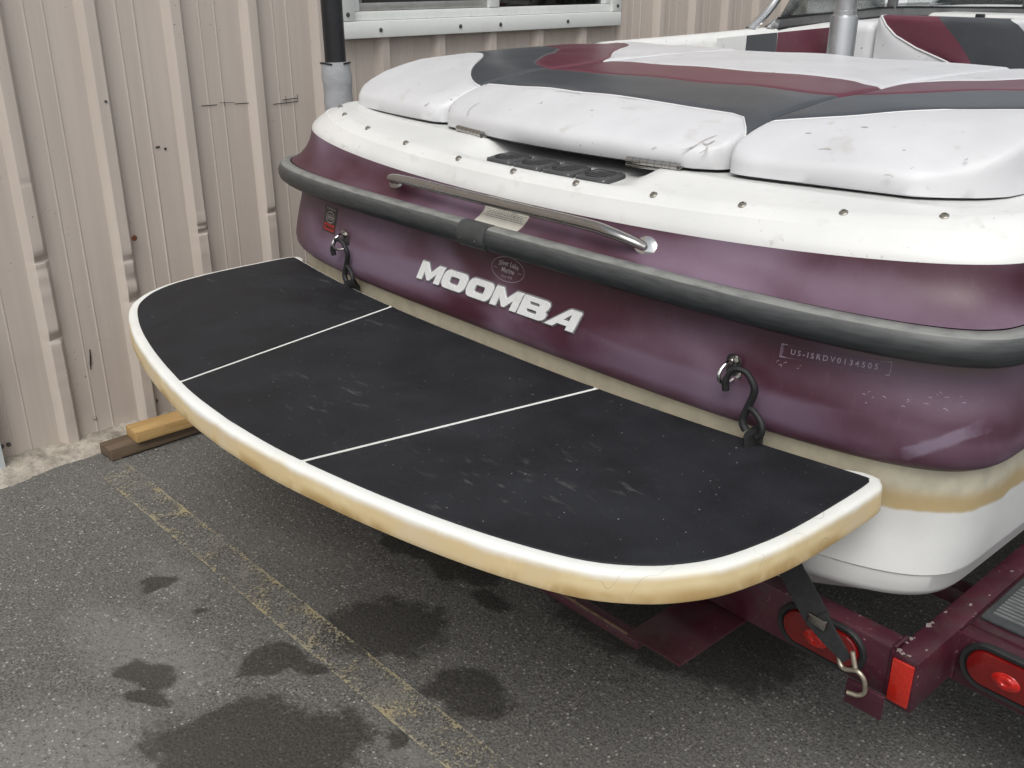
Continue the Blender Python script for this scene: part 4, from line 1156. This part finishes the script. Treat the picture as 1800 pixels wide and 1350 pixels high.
text_shape('lettering', 'Marine', .0165, 'decal_silver', ov, lambda x, y, z: fo(x, y - .003, z), .15, .0003)
text_shape('lettering', 'Since 1978', .0085, 'decal_silver', ov, lambda x, y, z: fo(x, y - .0175, z))
for x in (-.042, .042): curve_shape('dash', [rrect(.014, .0009, .0003, x, -.002)], 'decal_silver', ov, 0, 0, 0, fo)
es = empty('engine_sticker', (0, 0, 0)); es.parent = boat
fe = on_hull(.0008, -.765, .878, R(-1))
curve_shape('sticker_sheet', [rrect(.078, .074, .002)], 'decal_black', es, 0, 0, 0, on_hull(.0006, -.765, .878, R(-1)))
curve_shape('red_band', [rrect(.066, .020, .001, 0, -.0225)], 'decal_red', es, 0, 0, 0, on_hull(.0011, -.765, .878, R(-1)))
text_shape('lettering', 'POWERED BY', .009, 'decal_silver', es, lambda x, y, z: on_hull(.0011, -.765, .878, R(-1))(x, y + .029, z))
curve_shape('ring', [ell(.026, .0165), ell(.0235, .0143)[::-1]], 'decal_silver', es, 0, 0, 0, lambda x, y, z: on_hull(.0011, -.765, .878, R(-1))(x, y + .006, z))
curve_shape('ring', [ell(.019, .0075), ell(.0175, .006)[::-1]], 'decal_silver', es, 0, 0, 0, lambda x, y, z: on_hull(.0011, -.765, .878, R(-1))(x, y + .006, z))
curve_shape('print_line', strokes(.030, .007, 0, 8), 'decal_silver', es, 0, 0, 0, lambda x, y, z: on_hull(.0011, -.765, .878, R(-1))(x, y + .006, z))
curve_shape('print_line', strokes(.054, .011, 0, 5), 'decal_black', es, 0, 0, 0, lambda x, y, z: on_hull(.0014, -.765, .878, R(-1))(x, y - .0225, z))
hn = empty('hull_number', (0, 0, 0)); hn.parent = boat
fh = on_hull(.0007, .876, .9045, R(3.0))
curve_shape('plate', [rrect(.198, .0250, .001)], 'decal_purple', hn, 0, 0, 0, on_hull(.0004, .876, .9045, R(3.0)))
curve_shape('ring', [rrect(.198, .0250, .001), rrect(.1964, .0216, .0008)[::-1]], 'decal_lilac', hn, 0, 0, 0, on_hull(.0009, .876, .9045, R(3.0)))
text_shape('lettering', 'US-ISRDV0134505', .0142, 'decal_lilac', hn, lambda x, y, z: on_hull(.0010, .876, .9045, R(3.0))(x, y, z), 0, .0002, 0, 'CENTER', 1.5)
random.seed(3)
def scratches(n, xc_, zc_, w_, h_, seed):
    random.seed(seed); S = []
    for _ in range(n):
        x, z, a, l_ = xc_ + random.uniform(-w_, w_), zc_ + random.uniform(-h_, h_), random.uniform(-.9, .9), random.uniform(.002, .008)
        q = []
        for k in range(4): q.append((x + l_ * k / 3 * math.cos(a), z + l_ * k / 3 * math.sin(a) + .0015 * math.sin(k)))
        S.append(q)
    V, F = [], []
    for q in S:
        b = len(V)
        for (x, z) in q:
            for dz in (.0005, -.0005): V.append((x, surf(HULL, x, z + dz) - .0009, z + dz))
        for k in range(3): F.append((b + 2 * k, b + 2 * k + 1, b + 2 * k + 3, b + 2 * k + 2))
    mesh('scratch', V, F, 'decal_lilac', boat)
scratches(6, .80, .876, .03, .004, 4); scratches(8, .985, .852, .045, .016, 6); scratches(11, 1.075, .868, .040, .016, 8)
# warning label under the grab handle
dl = empty('warning_label', (0, 0, 0)); dl.parent = boat
def on_up(off, x0, z0):
    def fn(x, y, z):
        zz = z0 + y; xx = x0 + x
        return (xx, surf(UP, xx, zz) - off - z, zz)
    return fn
curve_shape('label_sheet', [rrect(.154, .054, .002)], 'label', dl, 0, 0, 0, on_up(.0012, .004, 1.0270))
for z_, wd in ((.0015, .15), (-.0015, .12), (-.0045, .128), (-.008, .122), (-.0115, .128), (-.015, .10)):
    random.seed(int(z_ * 1e5)); x_ = -wd / 2; sp3 = []
    if wd == .15: sp3 = [rrect(.146, .0007, .0002, 0, z_)]
    else:
        while x_ < wd / 2:
            l_ = random.uniform(.004, .012); sp3.append(rrect(l_, .0011, .0003, x_ + l_ / 2, z_, 1)); x_ += l_ + .002
    curve_shape('print_line', sp3, 'print_grey', dl, 0, 0, 0, on_up(.0017, .004, 1.0250))
text_shape('lettering', 'DANGER', .0125, 'print_grey', dl, lambda x, y, z: on_up(.0017, .004, 1.025)(x + .012, y + .0075, z), 0, .0004)
curve_shape('triangle', [[(-.035, .0035), (-.021, .0035), (-.028, .012)], [(-.0325, .005), (-.028, .010), (-.0235, .005)]], 'print_grey', dl, 0, 0, 0, on_up(.0017, .004, 1.0255))

# ---- transom eyes and the black rubber hooks hanging in them
def eye(x, z):
    e = empty('transom_eye', (x, surf(HULL, x, z), z)); e.parent = boat; e.rotation_euler = (R(6), 0, 0)
    bm = bmesh.new()
    bmv = [bm.verts.new((px, -.001, pz)) for px, pz in rrect(.034, .066, .0168, 0, 0, 6)]; bmv2 = [bm.verts.new((px, -.0045, pz)) for px, pz in rrect(.034, .066, .0168, 0, 0, 6)]
    k = len(bmv); bm.faces.new(bmv2); bm.faces.new(bmv[::-1])
    for i in range(k): bm.faces.new((bmv[i], bmv[(i + 1) % k], bmv2[(i + 1) % k], bmv2[i]))
    from_bm('eye_plate', bm, 'steel', e, True, 40)
    pts = smooth_path([(0, 0, .019), (-.002, -.022, .021), (-.004, -.040, .010), (-.004, -.045, -.004), (-.002, -.036, -.017), (0, -.018, -.021), (0, 0, -.020)], 5)
    tube('u_bolt', pts, .0042, 'chrome', e, 10)
    bm = bmesh.new(); lathe(bm, [(.0085, .003), (.0085, .009), (.005, .010)], 6, Matrix.Translation((0, 0, .019)) @ Matrix.Rotation(R(90), 4, 'X')); from_bm('nut', bm, 'steel', e, False)
    return e
def hook(x, z, label):
    ye = surf(HULL, x, z)
    h = empty('rubber_hook', (BOAT[0], BOAT[1], 0), 0, label, 'hook', 'rubber strap hooks on the transom'); h.rotation_euler = (0, 0, BYAW); h.location = (*BOAT[:2], 0)
    yo = ye - .036
    def P(*q): return smooth_path([(x + a, yo + c, z + b) for a, b, c in q], 6)
    p1 = P((.020, -.040, -.004), (.020, -.018, -.006), (.034, .006, -.004), (.057, .006, .002), (.075, -.014, .004), (.077, -.032, .006), (.068, -.060, .006), (.060, -.086, .004), (.062, -.100, .002), (.070, -.110, .002))
    tube('hook_body', p1, [.0074 if i < 7 else .0058 + .0018 * sstep(.25, .6, i / len(p1)) for i in range(len(p1))], 'black_rubber', h, 10)
    p2 = P((.068, -.064, .005), (.082, -.066, .003), (.100, -.078, 0), (.108, -.092, -.002), (.106, -.106, -.002), (.098, -.114, -.002))
    tube('hook_loop', p2, .0062, 'black_rubber', h, 10)
    p3 = [(x + .084, yo - .001, z - .106), (x + .086, yo + .006, z - .130), (x + .087, yo + .012, z - .24)]
    tube('rubber_strap', p3, [.022, .030, .030], 'black_rubber', h, 12, [.4, .3, .3])
    return h
eye(.694, .842); eye(-.655, .838)
hook(.684, .852, 'black rubber hook hanging in the chrome eye below the hull number')
hook(-.690, .840, 'black rubber hook hanging in the chrome eye below the black and red sticker')

# ------------------------------------------------------------------ trailer
tr = empty('boat_trailer', BOAT, BYAW, 'maroon steel boat trailer with red tail lights under the white hull', 'trailer')
zt = .400
def beam(name, p, q, wd, z0, z1, mat='trailer', par=tr, bev=.006):
    a, b = Vector((p[0], p[1], 0)), Vector((q[0], q[1], 0)); d = (b - a); ln_ = d.length
    m = Matrix.Translation(a) @ Matrix.Rotation(math.atan2(d.y, d.x), 4, 'Z')
    return box(name, (0, -wd / 2, z0), (ln_, wd / 2, z1), mat, par, bev, m)
for s1_ in (1, -1):
    beam('side_beam', (s1_ * 1.113, .052), (s1_ * 1.113, 4.6), .052, .285, zt)
    box('drop_plate', (min(s1_ * .632, s1_ * .770), -.158, .286), (max(s1_ * .632, s1_ * .770), .060, .293), 'trailer', tr, .0015)
    # outer bracket, tail light, step
    box('step_frame', (min(s1_ * 1.141, s1_ * 1.62), .205, .285), (max(s1_ * 1.141, s1_ * 1.62), .245, .398), 'trailer', tr, .004)
    st_ = empty('step', (s1_ * 1.40, .55, .402)); st_.parent = tr
    box('step_plate', (-.255, -.31, -.012), (.255, .65, .0), 'trailer', st_, .003)
    box('tread_pad', (-.250, -.285, .0005), (.24, .62, .008), 'tread', st_, .003)
    bm = bmesh.new()
    for i in range(34):
        for j in range(5):
            x_, y_ = -.236 + j * .092, -.262 + i * .0125
            add_box(bm, (x_, y_, .0075), (x_ + .082, y_ + .0065, .0108), 0, 1, Matrix.Identity(4))
    tag(from_bm('tread_ribs', bm, 'tread_rib', st_), kind='stuff')
    fd = empty('wheel', (s1_ * 1.28, 1.75, .31)); fd.parent = tr
    bm = bmesh.new(); lathe(bm, [(.20, -.09), (.29, -.095), (.31, -.07), (.315, 0), (.31, .07), (.29, .095), (.20, .09)], 32, Matrix.Rotation(R(90), 4, 'Y')); from_bm('tyre', bm, 'tyre', fd, True, 40)
    bm = bmesh.new(); lathe(bm, [(.20, -.085), (.17, -.02), (.17, .02), (.08, .05), (.2, .085)][:2] + [(.06, .03), (.03, .05)], 24, Matrix.Rotation(R(90 * s1_), 4, 'Y')); from_bm('rim', bm, 'rim', fd, True, 40)
    beam('bunk', (s1_ * .55, .45), (s1_ * .5, 4.0), .12, .245, .283, 'carpet', tr, .008)
    for y_ in (.6, 3.2):
        beam('bunk_bracket', (s1_ * 1.08, y_), (s1_ * .50, y_), .05, .20, .244)
beam('cross_beam', (-1.086, .079), (1.086, .079), .05, .294, .4065)
beam('low_cross_bar', (-.66, -.142), (.66, -.142), .032, .262, .2855)
beam('rubbed_edge', (-.63, -.1545), (.63, -.1545), .006, .2858, .2872, 'rust_edge', tr, 0)
beam('axle', (-1.18, 1.75), (1.18, 1.75), .06, .19, .243)
# reflector on the beam end
bm = bmesh.new(); add_box(bm, (1.0925, .0445, .299), (1.1335, .0512, .391), .002); from_bm('reflector', bm, 'reflector', tr, True, 40)
bm = bmesh.new(); add_box(bm, (-1.1335, .0445, .299), (-1.0925, .0512, .391), .002); from_bm('reflector', bm, 'reflector', tr, True, 40)
def tail_light(mtx, name='tail_light'):
    t_ = empty(name, (0, 0, 0)); t_.parent = tr; t_.matrix_local = mtx     # local: x along, z up, -y out
    def disc(nm, a, b, prof_, mt):
        bm = bmesh.new(); rs = []
        for s_, yy in prof_:
            rs.append([bm.verts.new((px, yy, pz)) for px, pz in rrect(a * 2 * 1 - (1 - s_) * 2 * b, b * 2 * s_, b * s_ * .999, 0, 0, 9)])
        n3 = len(rs[0])
        for p_, q_ in zip(rs[:-1], rs[1:]):
            for k in range(n3): bm.faces.new((p_[k], p_[(k + 1) % n3], q_[(k + 1) % n3], q_[k]))
        bm.faces.new(rs[-1]); bm.faces.new(rs[0][::-1])
        return from_bm(nm, bm, mt, t_, True, 40)
    disc('grommet', .096, .050, [(1, .004), (1, -.006), (.95, -.009), (.80, -.008), (.76, -.003)], 'black_rubber')
    disc('lens', .082, .037, [(1, 0), (1, -.006), (.93, -.011), (.6, -.013), (.3, -.014)], 'lens_red')
    bm = bmesh.new(); lathe(bm, [(.024, 0), (.022, .0025), (.016, .003), (.014, .0055), (.008, .006), (.006, .004)], 20, Matrix.Translation((-.005, -.0125, -.002)) @ Matrix.Rotation(R(90), 4, 'X') @ Matrix.Diagonal((1.15, .75, 1, 1)))
    from_bm('lens_bullseye', bm, 'lens_bright', t_, True, 50)
for s1_ in (1, -1):
    tail_light(Matrix.Translation((s1_ * 1.247, .205, .349)))
    tail_light(Matrix.Translation((s1_ * .945, .054, .352)))
    # tab for the tie-down under the corner
    box('tie_tab', (s1_ * 1.062 - .038, .020, .264), (s1_ * 1.062 + .038, .028, .318), 'trailer', tr, .003)
random.seed(11)
def chip(x, y, z, r_):
    n4 = 9; V = [(x, y, z)] + [(x + r_ * random.uniform(.35, 1.1) * math.cos(2 * math.pi * k / n4), y + r_ * random.uniform(.4, 1.6) * math.sin(2 * math.pi * k / n4), z) for k in range(n4)]
    mesh('paint_chip', V, [(0, 1 + k, 1 + (k + 1) % n4) for k in range(n4)], 'chip', tr)
for x, y, r_ in ((1.094, .062, .007), (1.104, .060, .006), (1.114, .061, .004), (1.092, .094, .004), (1.093, .112, .006), (1.095, .118, .003), (1.094, .175, .007), (1.095, .188, .004), (1.095, .24, .004), (1.117, .30, .004), (1.128, .10, .003), (1.127, .36, .003), (1.12, .48, .004)):
    chip(x, y, .4005, r_)
for s1_ in (-1, 1):
    for p_, q_ in (((s1_ * 1.0875, .0535, .300), (s1_ * 1.0875, .0535, .404)), ((s1_ * 1.0875, .056, .4065), (s1_ * 1.0875, .102, .4065)), ((s1_ * 1.1405, .2045, .29), (s1_ * 1.1405, .2045, .397))):
        a_, b_ = Vector(p_), Vector(q_); tube('weld_bead', [a_.lerp(b_, k / 14) for k in range(15)], [.0036 + .0012 * (k % 2) for k in range(15)], 'trailer', tr, 7)
gp = empty('guide_pole', (0, 0, 0)); gp.parent = tr
def inv(p):
    q = Vector(p) - Vector(BOAT); return Matrix.Rotation(-BYAW, 3, 'Z') @ q
P0, P1, P2 = (-2.965, 1.985, .30), (-2.992, 1.985, 1.255), (-3.012, 1.985, 2.6)
tube('pole_pipe', [inv(P0), inv(P1), inv(P2)], .036, 'black_pipe', gp, 20)
wr = [inv((-2.966 - .028 * f, 1.985, .62 + .645 * f)) for f in [i / 26 for i in range(27)]]
bm = bmesh.new(); add_tube(bm, wr, [.0495 + .0025 * math.sin(i * 1.9) * (.4 + .6 * (i % 3 == 0)) for i in range(27)], 26)
for p in bm.verts: p.co += Vector((noise.noise(p.co * 18), noise.noise(p.co * 18 + Vector((5, 5, 5))), 0)) * .0045
from_bm('pole_padding', bm, 'tape', gp, True, 60)
bm = bmesh.new()
for rr_, zz2 in ((.0505, 1.262),):
    ce = inv((-2.994, 1.985, zz2)); add_tube(bm, [ce + Vector((.0495 * math.cos(a), .0495 * math.sin(a), .002 * math.sin(3 * a))) for a in [2 * math.pi * k / 40 for k in range(36)]], .0032, 6)
from_bm('padding_band', bm, 'black_rubber', gp, True, 60)
beam('guide_bracket', (-1.14, .47), (-1.33, .47), .05, .30, .36)

# tie-down strap between transom and trailer
sd = empty('tie_down_strap', BOAT, BYAW, 'black webbing tie-down strap with a bent zinc hook over the tail light', 'strap')
def ribbon_strap(name, pts, wd, th, mat, wdir=(1, 0, 0)):
    V = []
    wv = Vector(wdir).normalized()
    P = [Vector(p) for p in pts]
    for i, p in enumerate(P):
        d = (P[min(i + 1, len(P) - 1)] - P[max(0, i - 1)]).normalized(); s_ = (wv - d * wv.dot(d)).normalized(); n3 = d.cross(s_)
        ww = wd[i] if isinstance(wd, list) else wd
        for a, b in ((-1, -1), (1, -1), (1, 1), (-1, 1)): V.append(p + s_ * a * ww / 2 + n3 * b * th / 2)
    F = []
    for i in range(len(P) - 1):
        for k in range(4): F.append((i * 4 + k, i * 4 + (k + 1) % 4, (i + 1) * 4 + (k + 1) % 4, (i + 1) * 4 + k))
    F += [(0, 1, 2, 3), tuple(range(len(P) * 4 - 4, len(P) * 4))]
    return mesh(name, V, F, mat, sd, True, 40)
ribbon_strap('webbing', smooth_path([(.850, .030, .58), (.876, .016, .505), (.915, .010, .464), (.962, .004, .420)], 5), .052, .004, 'webbing', (1, .1, 0))
ribbon_strap('webbing', smooth_path([(.955, .000, .430), (.985, .002, .402), (1.008, .004, .384), (1.026, .006, .368)], 5), [lerp(.048, .018, i / 15) for i in range(16)], .006, 'webbing', (1, .15, 0))
box('buckle', (-.020, -.004, -.010), (.020, .004, .010), 'steel_worn', sd, .002, Matrix.Translation((.962, -.003, .424)) @ Matrix.Rotation(R(-8), 4, 'Z'))
hk = smooth_path([(1.008, .008, .372), (1.014, .004, .356), (1.026, .002, .350), (1.050, .001, .360), (1.064, .002, .352), (1.068, .006, .334), (1.066, .012, .314), (1.056, .010, .303), (1.036, .006, .300)], 5)
tube('strap_hook', hk, .0046, 'hook_zinc', sd, 8)
tube('strap_hook', [(1.034, .006, .392), (1.046, .002, .364)], .0048, 'hook_zinc', sd, 8)

# ------------------------------------------------------------------ far things seen through the windscreen
def car(name, loc, rz, paint, label):
    c_ = empty(name, loc, rz, label, 'car')
    # side profile stations: (x, z_sill, z_belt, half width, z_roof or None)
    xs = [-2.35, -2.30, -2.0, -1.4, -.9, -.2, .6, 1.3, 1.9, 2.25, 2.38]
    low = [.42, .34, .30, .28, .28, .28, .28, .28, .30, .36, .45]; bel = [.80, .98, 1.06, 1.09, 1.10, 1.10, 1.09, 1.07, 1.05, .95, .75]; hw = [.72, .82, .88, .91, .92, .92, .92, .92, .90, .84, .70]
    V = []
    for x, l_, b_, h_ in zip(xs, low, bel, hw):
        m_ = (l_ + b_) / 2
        half = [(h_ * .55, l_), (h_ * .93, l_ + .03), (h_, m_ - .05), (h_, m_ + .12), (h_ * .975, b_ - .04), (h_ * .93, b_), (h_ * .5, b_ + .025), (0, b_ + .03)]
        full_ = half + [(-y, z) for y, z in half[::-1][1:]]
        V += [(x, y, z) for y, z in full_]
    nc = 15; F = grid_faces(len(xs), nc) + [tuple(range(nc)), tuple(range(len(V) - nc, len(V)))] + [(i * nc, (i + 1) * nc, (i + 1) * nc + nc - 1, i * nc + nc - 1) for i in range(len(xs) - 1)]
    mesh('body', V, F, paint, c_, True, 45)
    # greenhouse: roof and pillars
    gx = [-1.95, -1.55, -.3, .75, 1.25]; zr_ = [1.10, 1.58, 1.64, 1.58, 1.10]
    V = [(x, s_ * (.84 if z < 1.2 else .68), z) for x, z in zip(gx, zr_) for s_ in (-1, 1)]
    bm = bmesh.new()
    for s_ in (-1, 1):
        for (xa, za), (xb, zb_) in (((-1.98, 1.10), (-1.55, 1.56)), ((-.55, 1.11), (-.5, 1.6)), ((.45, 1.11), (.40, 1.6)), ((1.28, 1.08), (.72, 1.57))):
            add_tube(bm, [(xa, s_ * .85, za), (xb, s_ * .70, zb_)], .045, 8)
    add_box(bm, (-1.6, -.72, 1.56), (.78, .72, 1.64), .03)
    from_bm('roof', bm, paint, c_, True, 45)
    for s_ in (-1, 1):
        for (x0_, x1_, t0, t1) in ((-1.88, -.60, -1.5, -.54), (-.50, .40, -.45, .36), (.50, 1.20, .46, .74)):
            mesh('side_window', [(x0_, s_ * .845, 1.10), (x1_, s_ * .845, 1.10), (t1, s_ * .715, 1.56), (t0, s_ * .715, 1.56)], [(0, 1, 2, 3)], 'car_glass', c_)
    mesh('windscreen', [(1.27, -.82, 1.08), (1.27, .82, 1.08), (.76, .68, 1.57), (.76, -.68, 1.57)], [(0, 1, 2, 3)], 'car_glass', c_)
    mesh('rear_window', [(-1.98, -.82, 1.10), (-1.98, .82, 1.10), (-1.6, .68, 1.57), (-1.6, -.68, 1.57)], [(0, 1, 2, 3)], 'car_glass', c_)
    box('cabin', (-1.7, -.78, .6), (1.0, .78, 1.12), 'interior', c_, .02)
    bm = bmesh.new()
    for s_ in (-1, 1): add_box(bm, (-2.2, s_ * .925 - .012, 1.005), (2.0, s_ * .925 + .012, 1.03), .006)
    from_bm('side_moulding', bm, 'white_metal', c_, True, 45)
    for x in (-1.45, 1.45):
        for s_ in (-1, 1):
            wl = empty('wheel', (x, s_ * .82, .33)); wl.parent = c_
            bm = bmesh.new(); lathe(bm, [(.21, -.10), (.31, -.105), (.33, -.06), (.33, .06), (.31, .105), (.21, .10)], 28, Matrix.Rotation(R(90), 4, 'X')); from_bm('tyre', bm, 'tyre', wl, True, 40)
            bm = bmesh.new(); lathe(bm, [(.21, -.09), (.18, -.1), (.06, -.085), (.03, -.1)], 20, Matrix.Rotation(R(-90 * -s_), 4, 'X')); from_bm('rim', bm, 'rim', wl, True, 40)
    for s_ in (-1, 1):
        box('headlight', (2.24, s_ * .62 - .14, .72), (2.33, s_ * .62 + .14, .86), 'chrome', c_, .02); box('tail_light', (-2.33, s_ * .68 - .10, .78), (-2.27, s_ * .68 + .10, .96), 'lens_red', c_, .01)
        box('door_mirror', (.98, s_ * 1.0 - .09, 1.10), (1.12, s_ * 1.0 + .09, 1.24), paint, c_, .03)
    return c_
car('parked_car', (-5.6, 16.9, 0), R(3), 'car_white', 'white car parked side on, seen through the front windscreen pane')
car('parked_car', (-10.2, 18.9, 0), R(-97), 'car_white', 'white car parked nose on, seen through the side windscreen pane beside the pylon')
sh = empty('clapboard_shed', (-16.5, 25, 0), R(14), 'grey clapboard shed beyond the corner of the metal building', 'building')
box('wall', (-4, -.1, 0), (4, .1, 3.2), 'clapboard', sh, 0)
for k in range(20):
    box('clapboard', (-4, -.14, .02 + k * .16), (4, -.102, .165 + k * .16), 'clapboard', sh, .003, Matrix.Identity(4))
box('roof', (-4.3, -.4, 3.25), (4.3, 3.2, 3.4), 'interior', sh, .01)

for m in bpy.data.meshes: m.update()
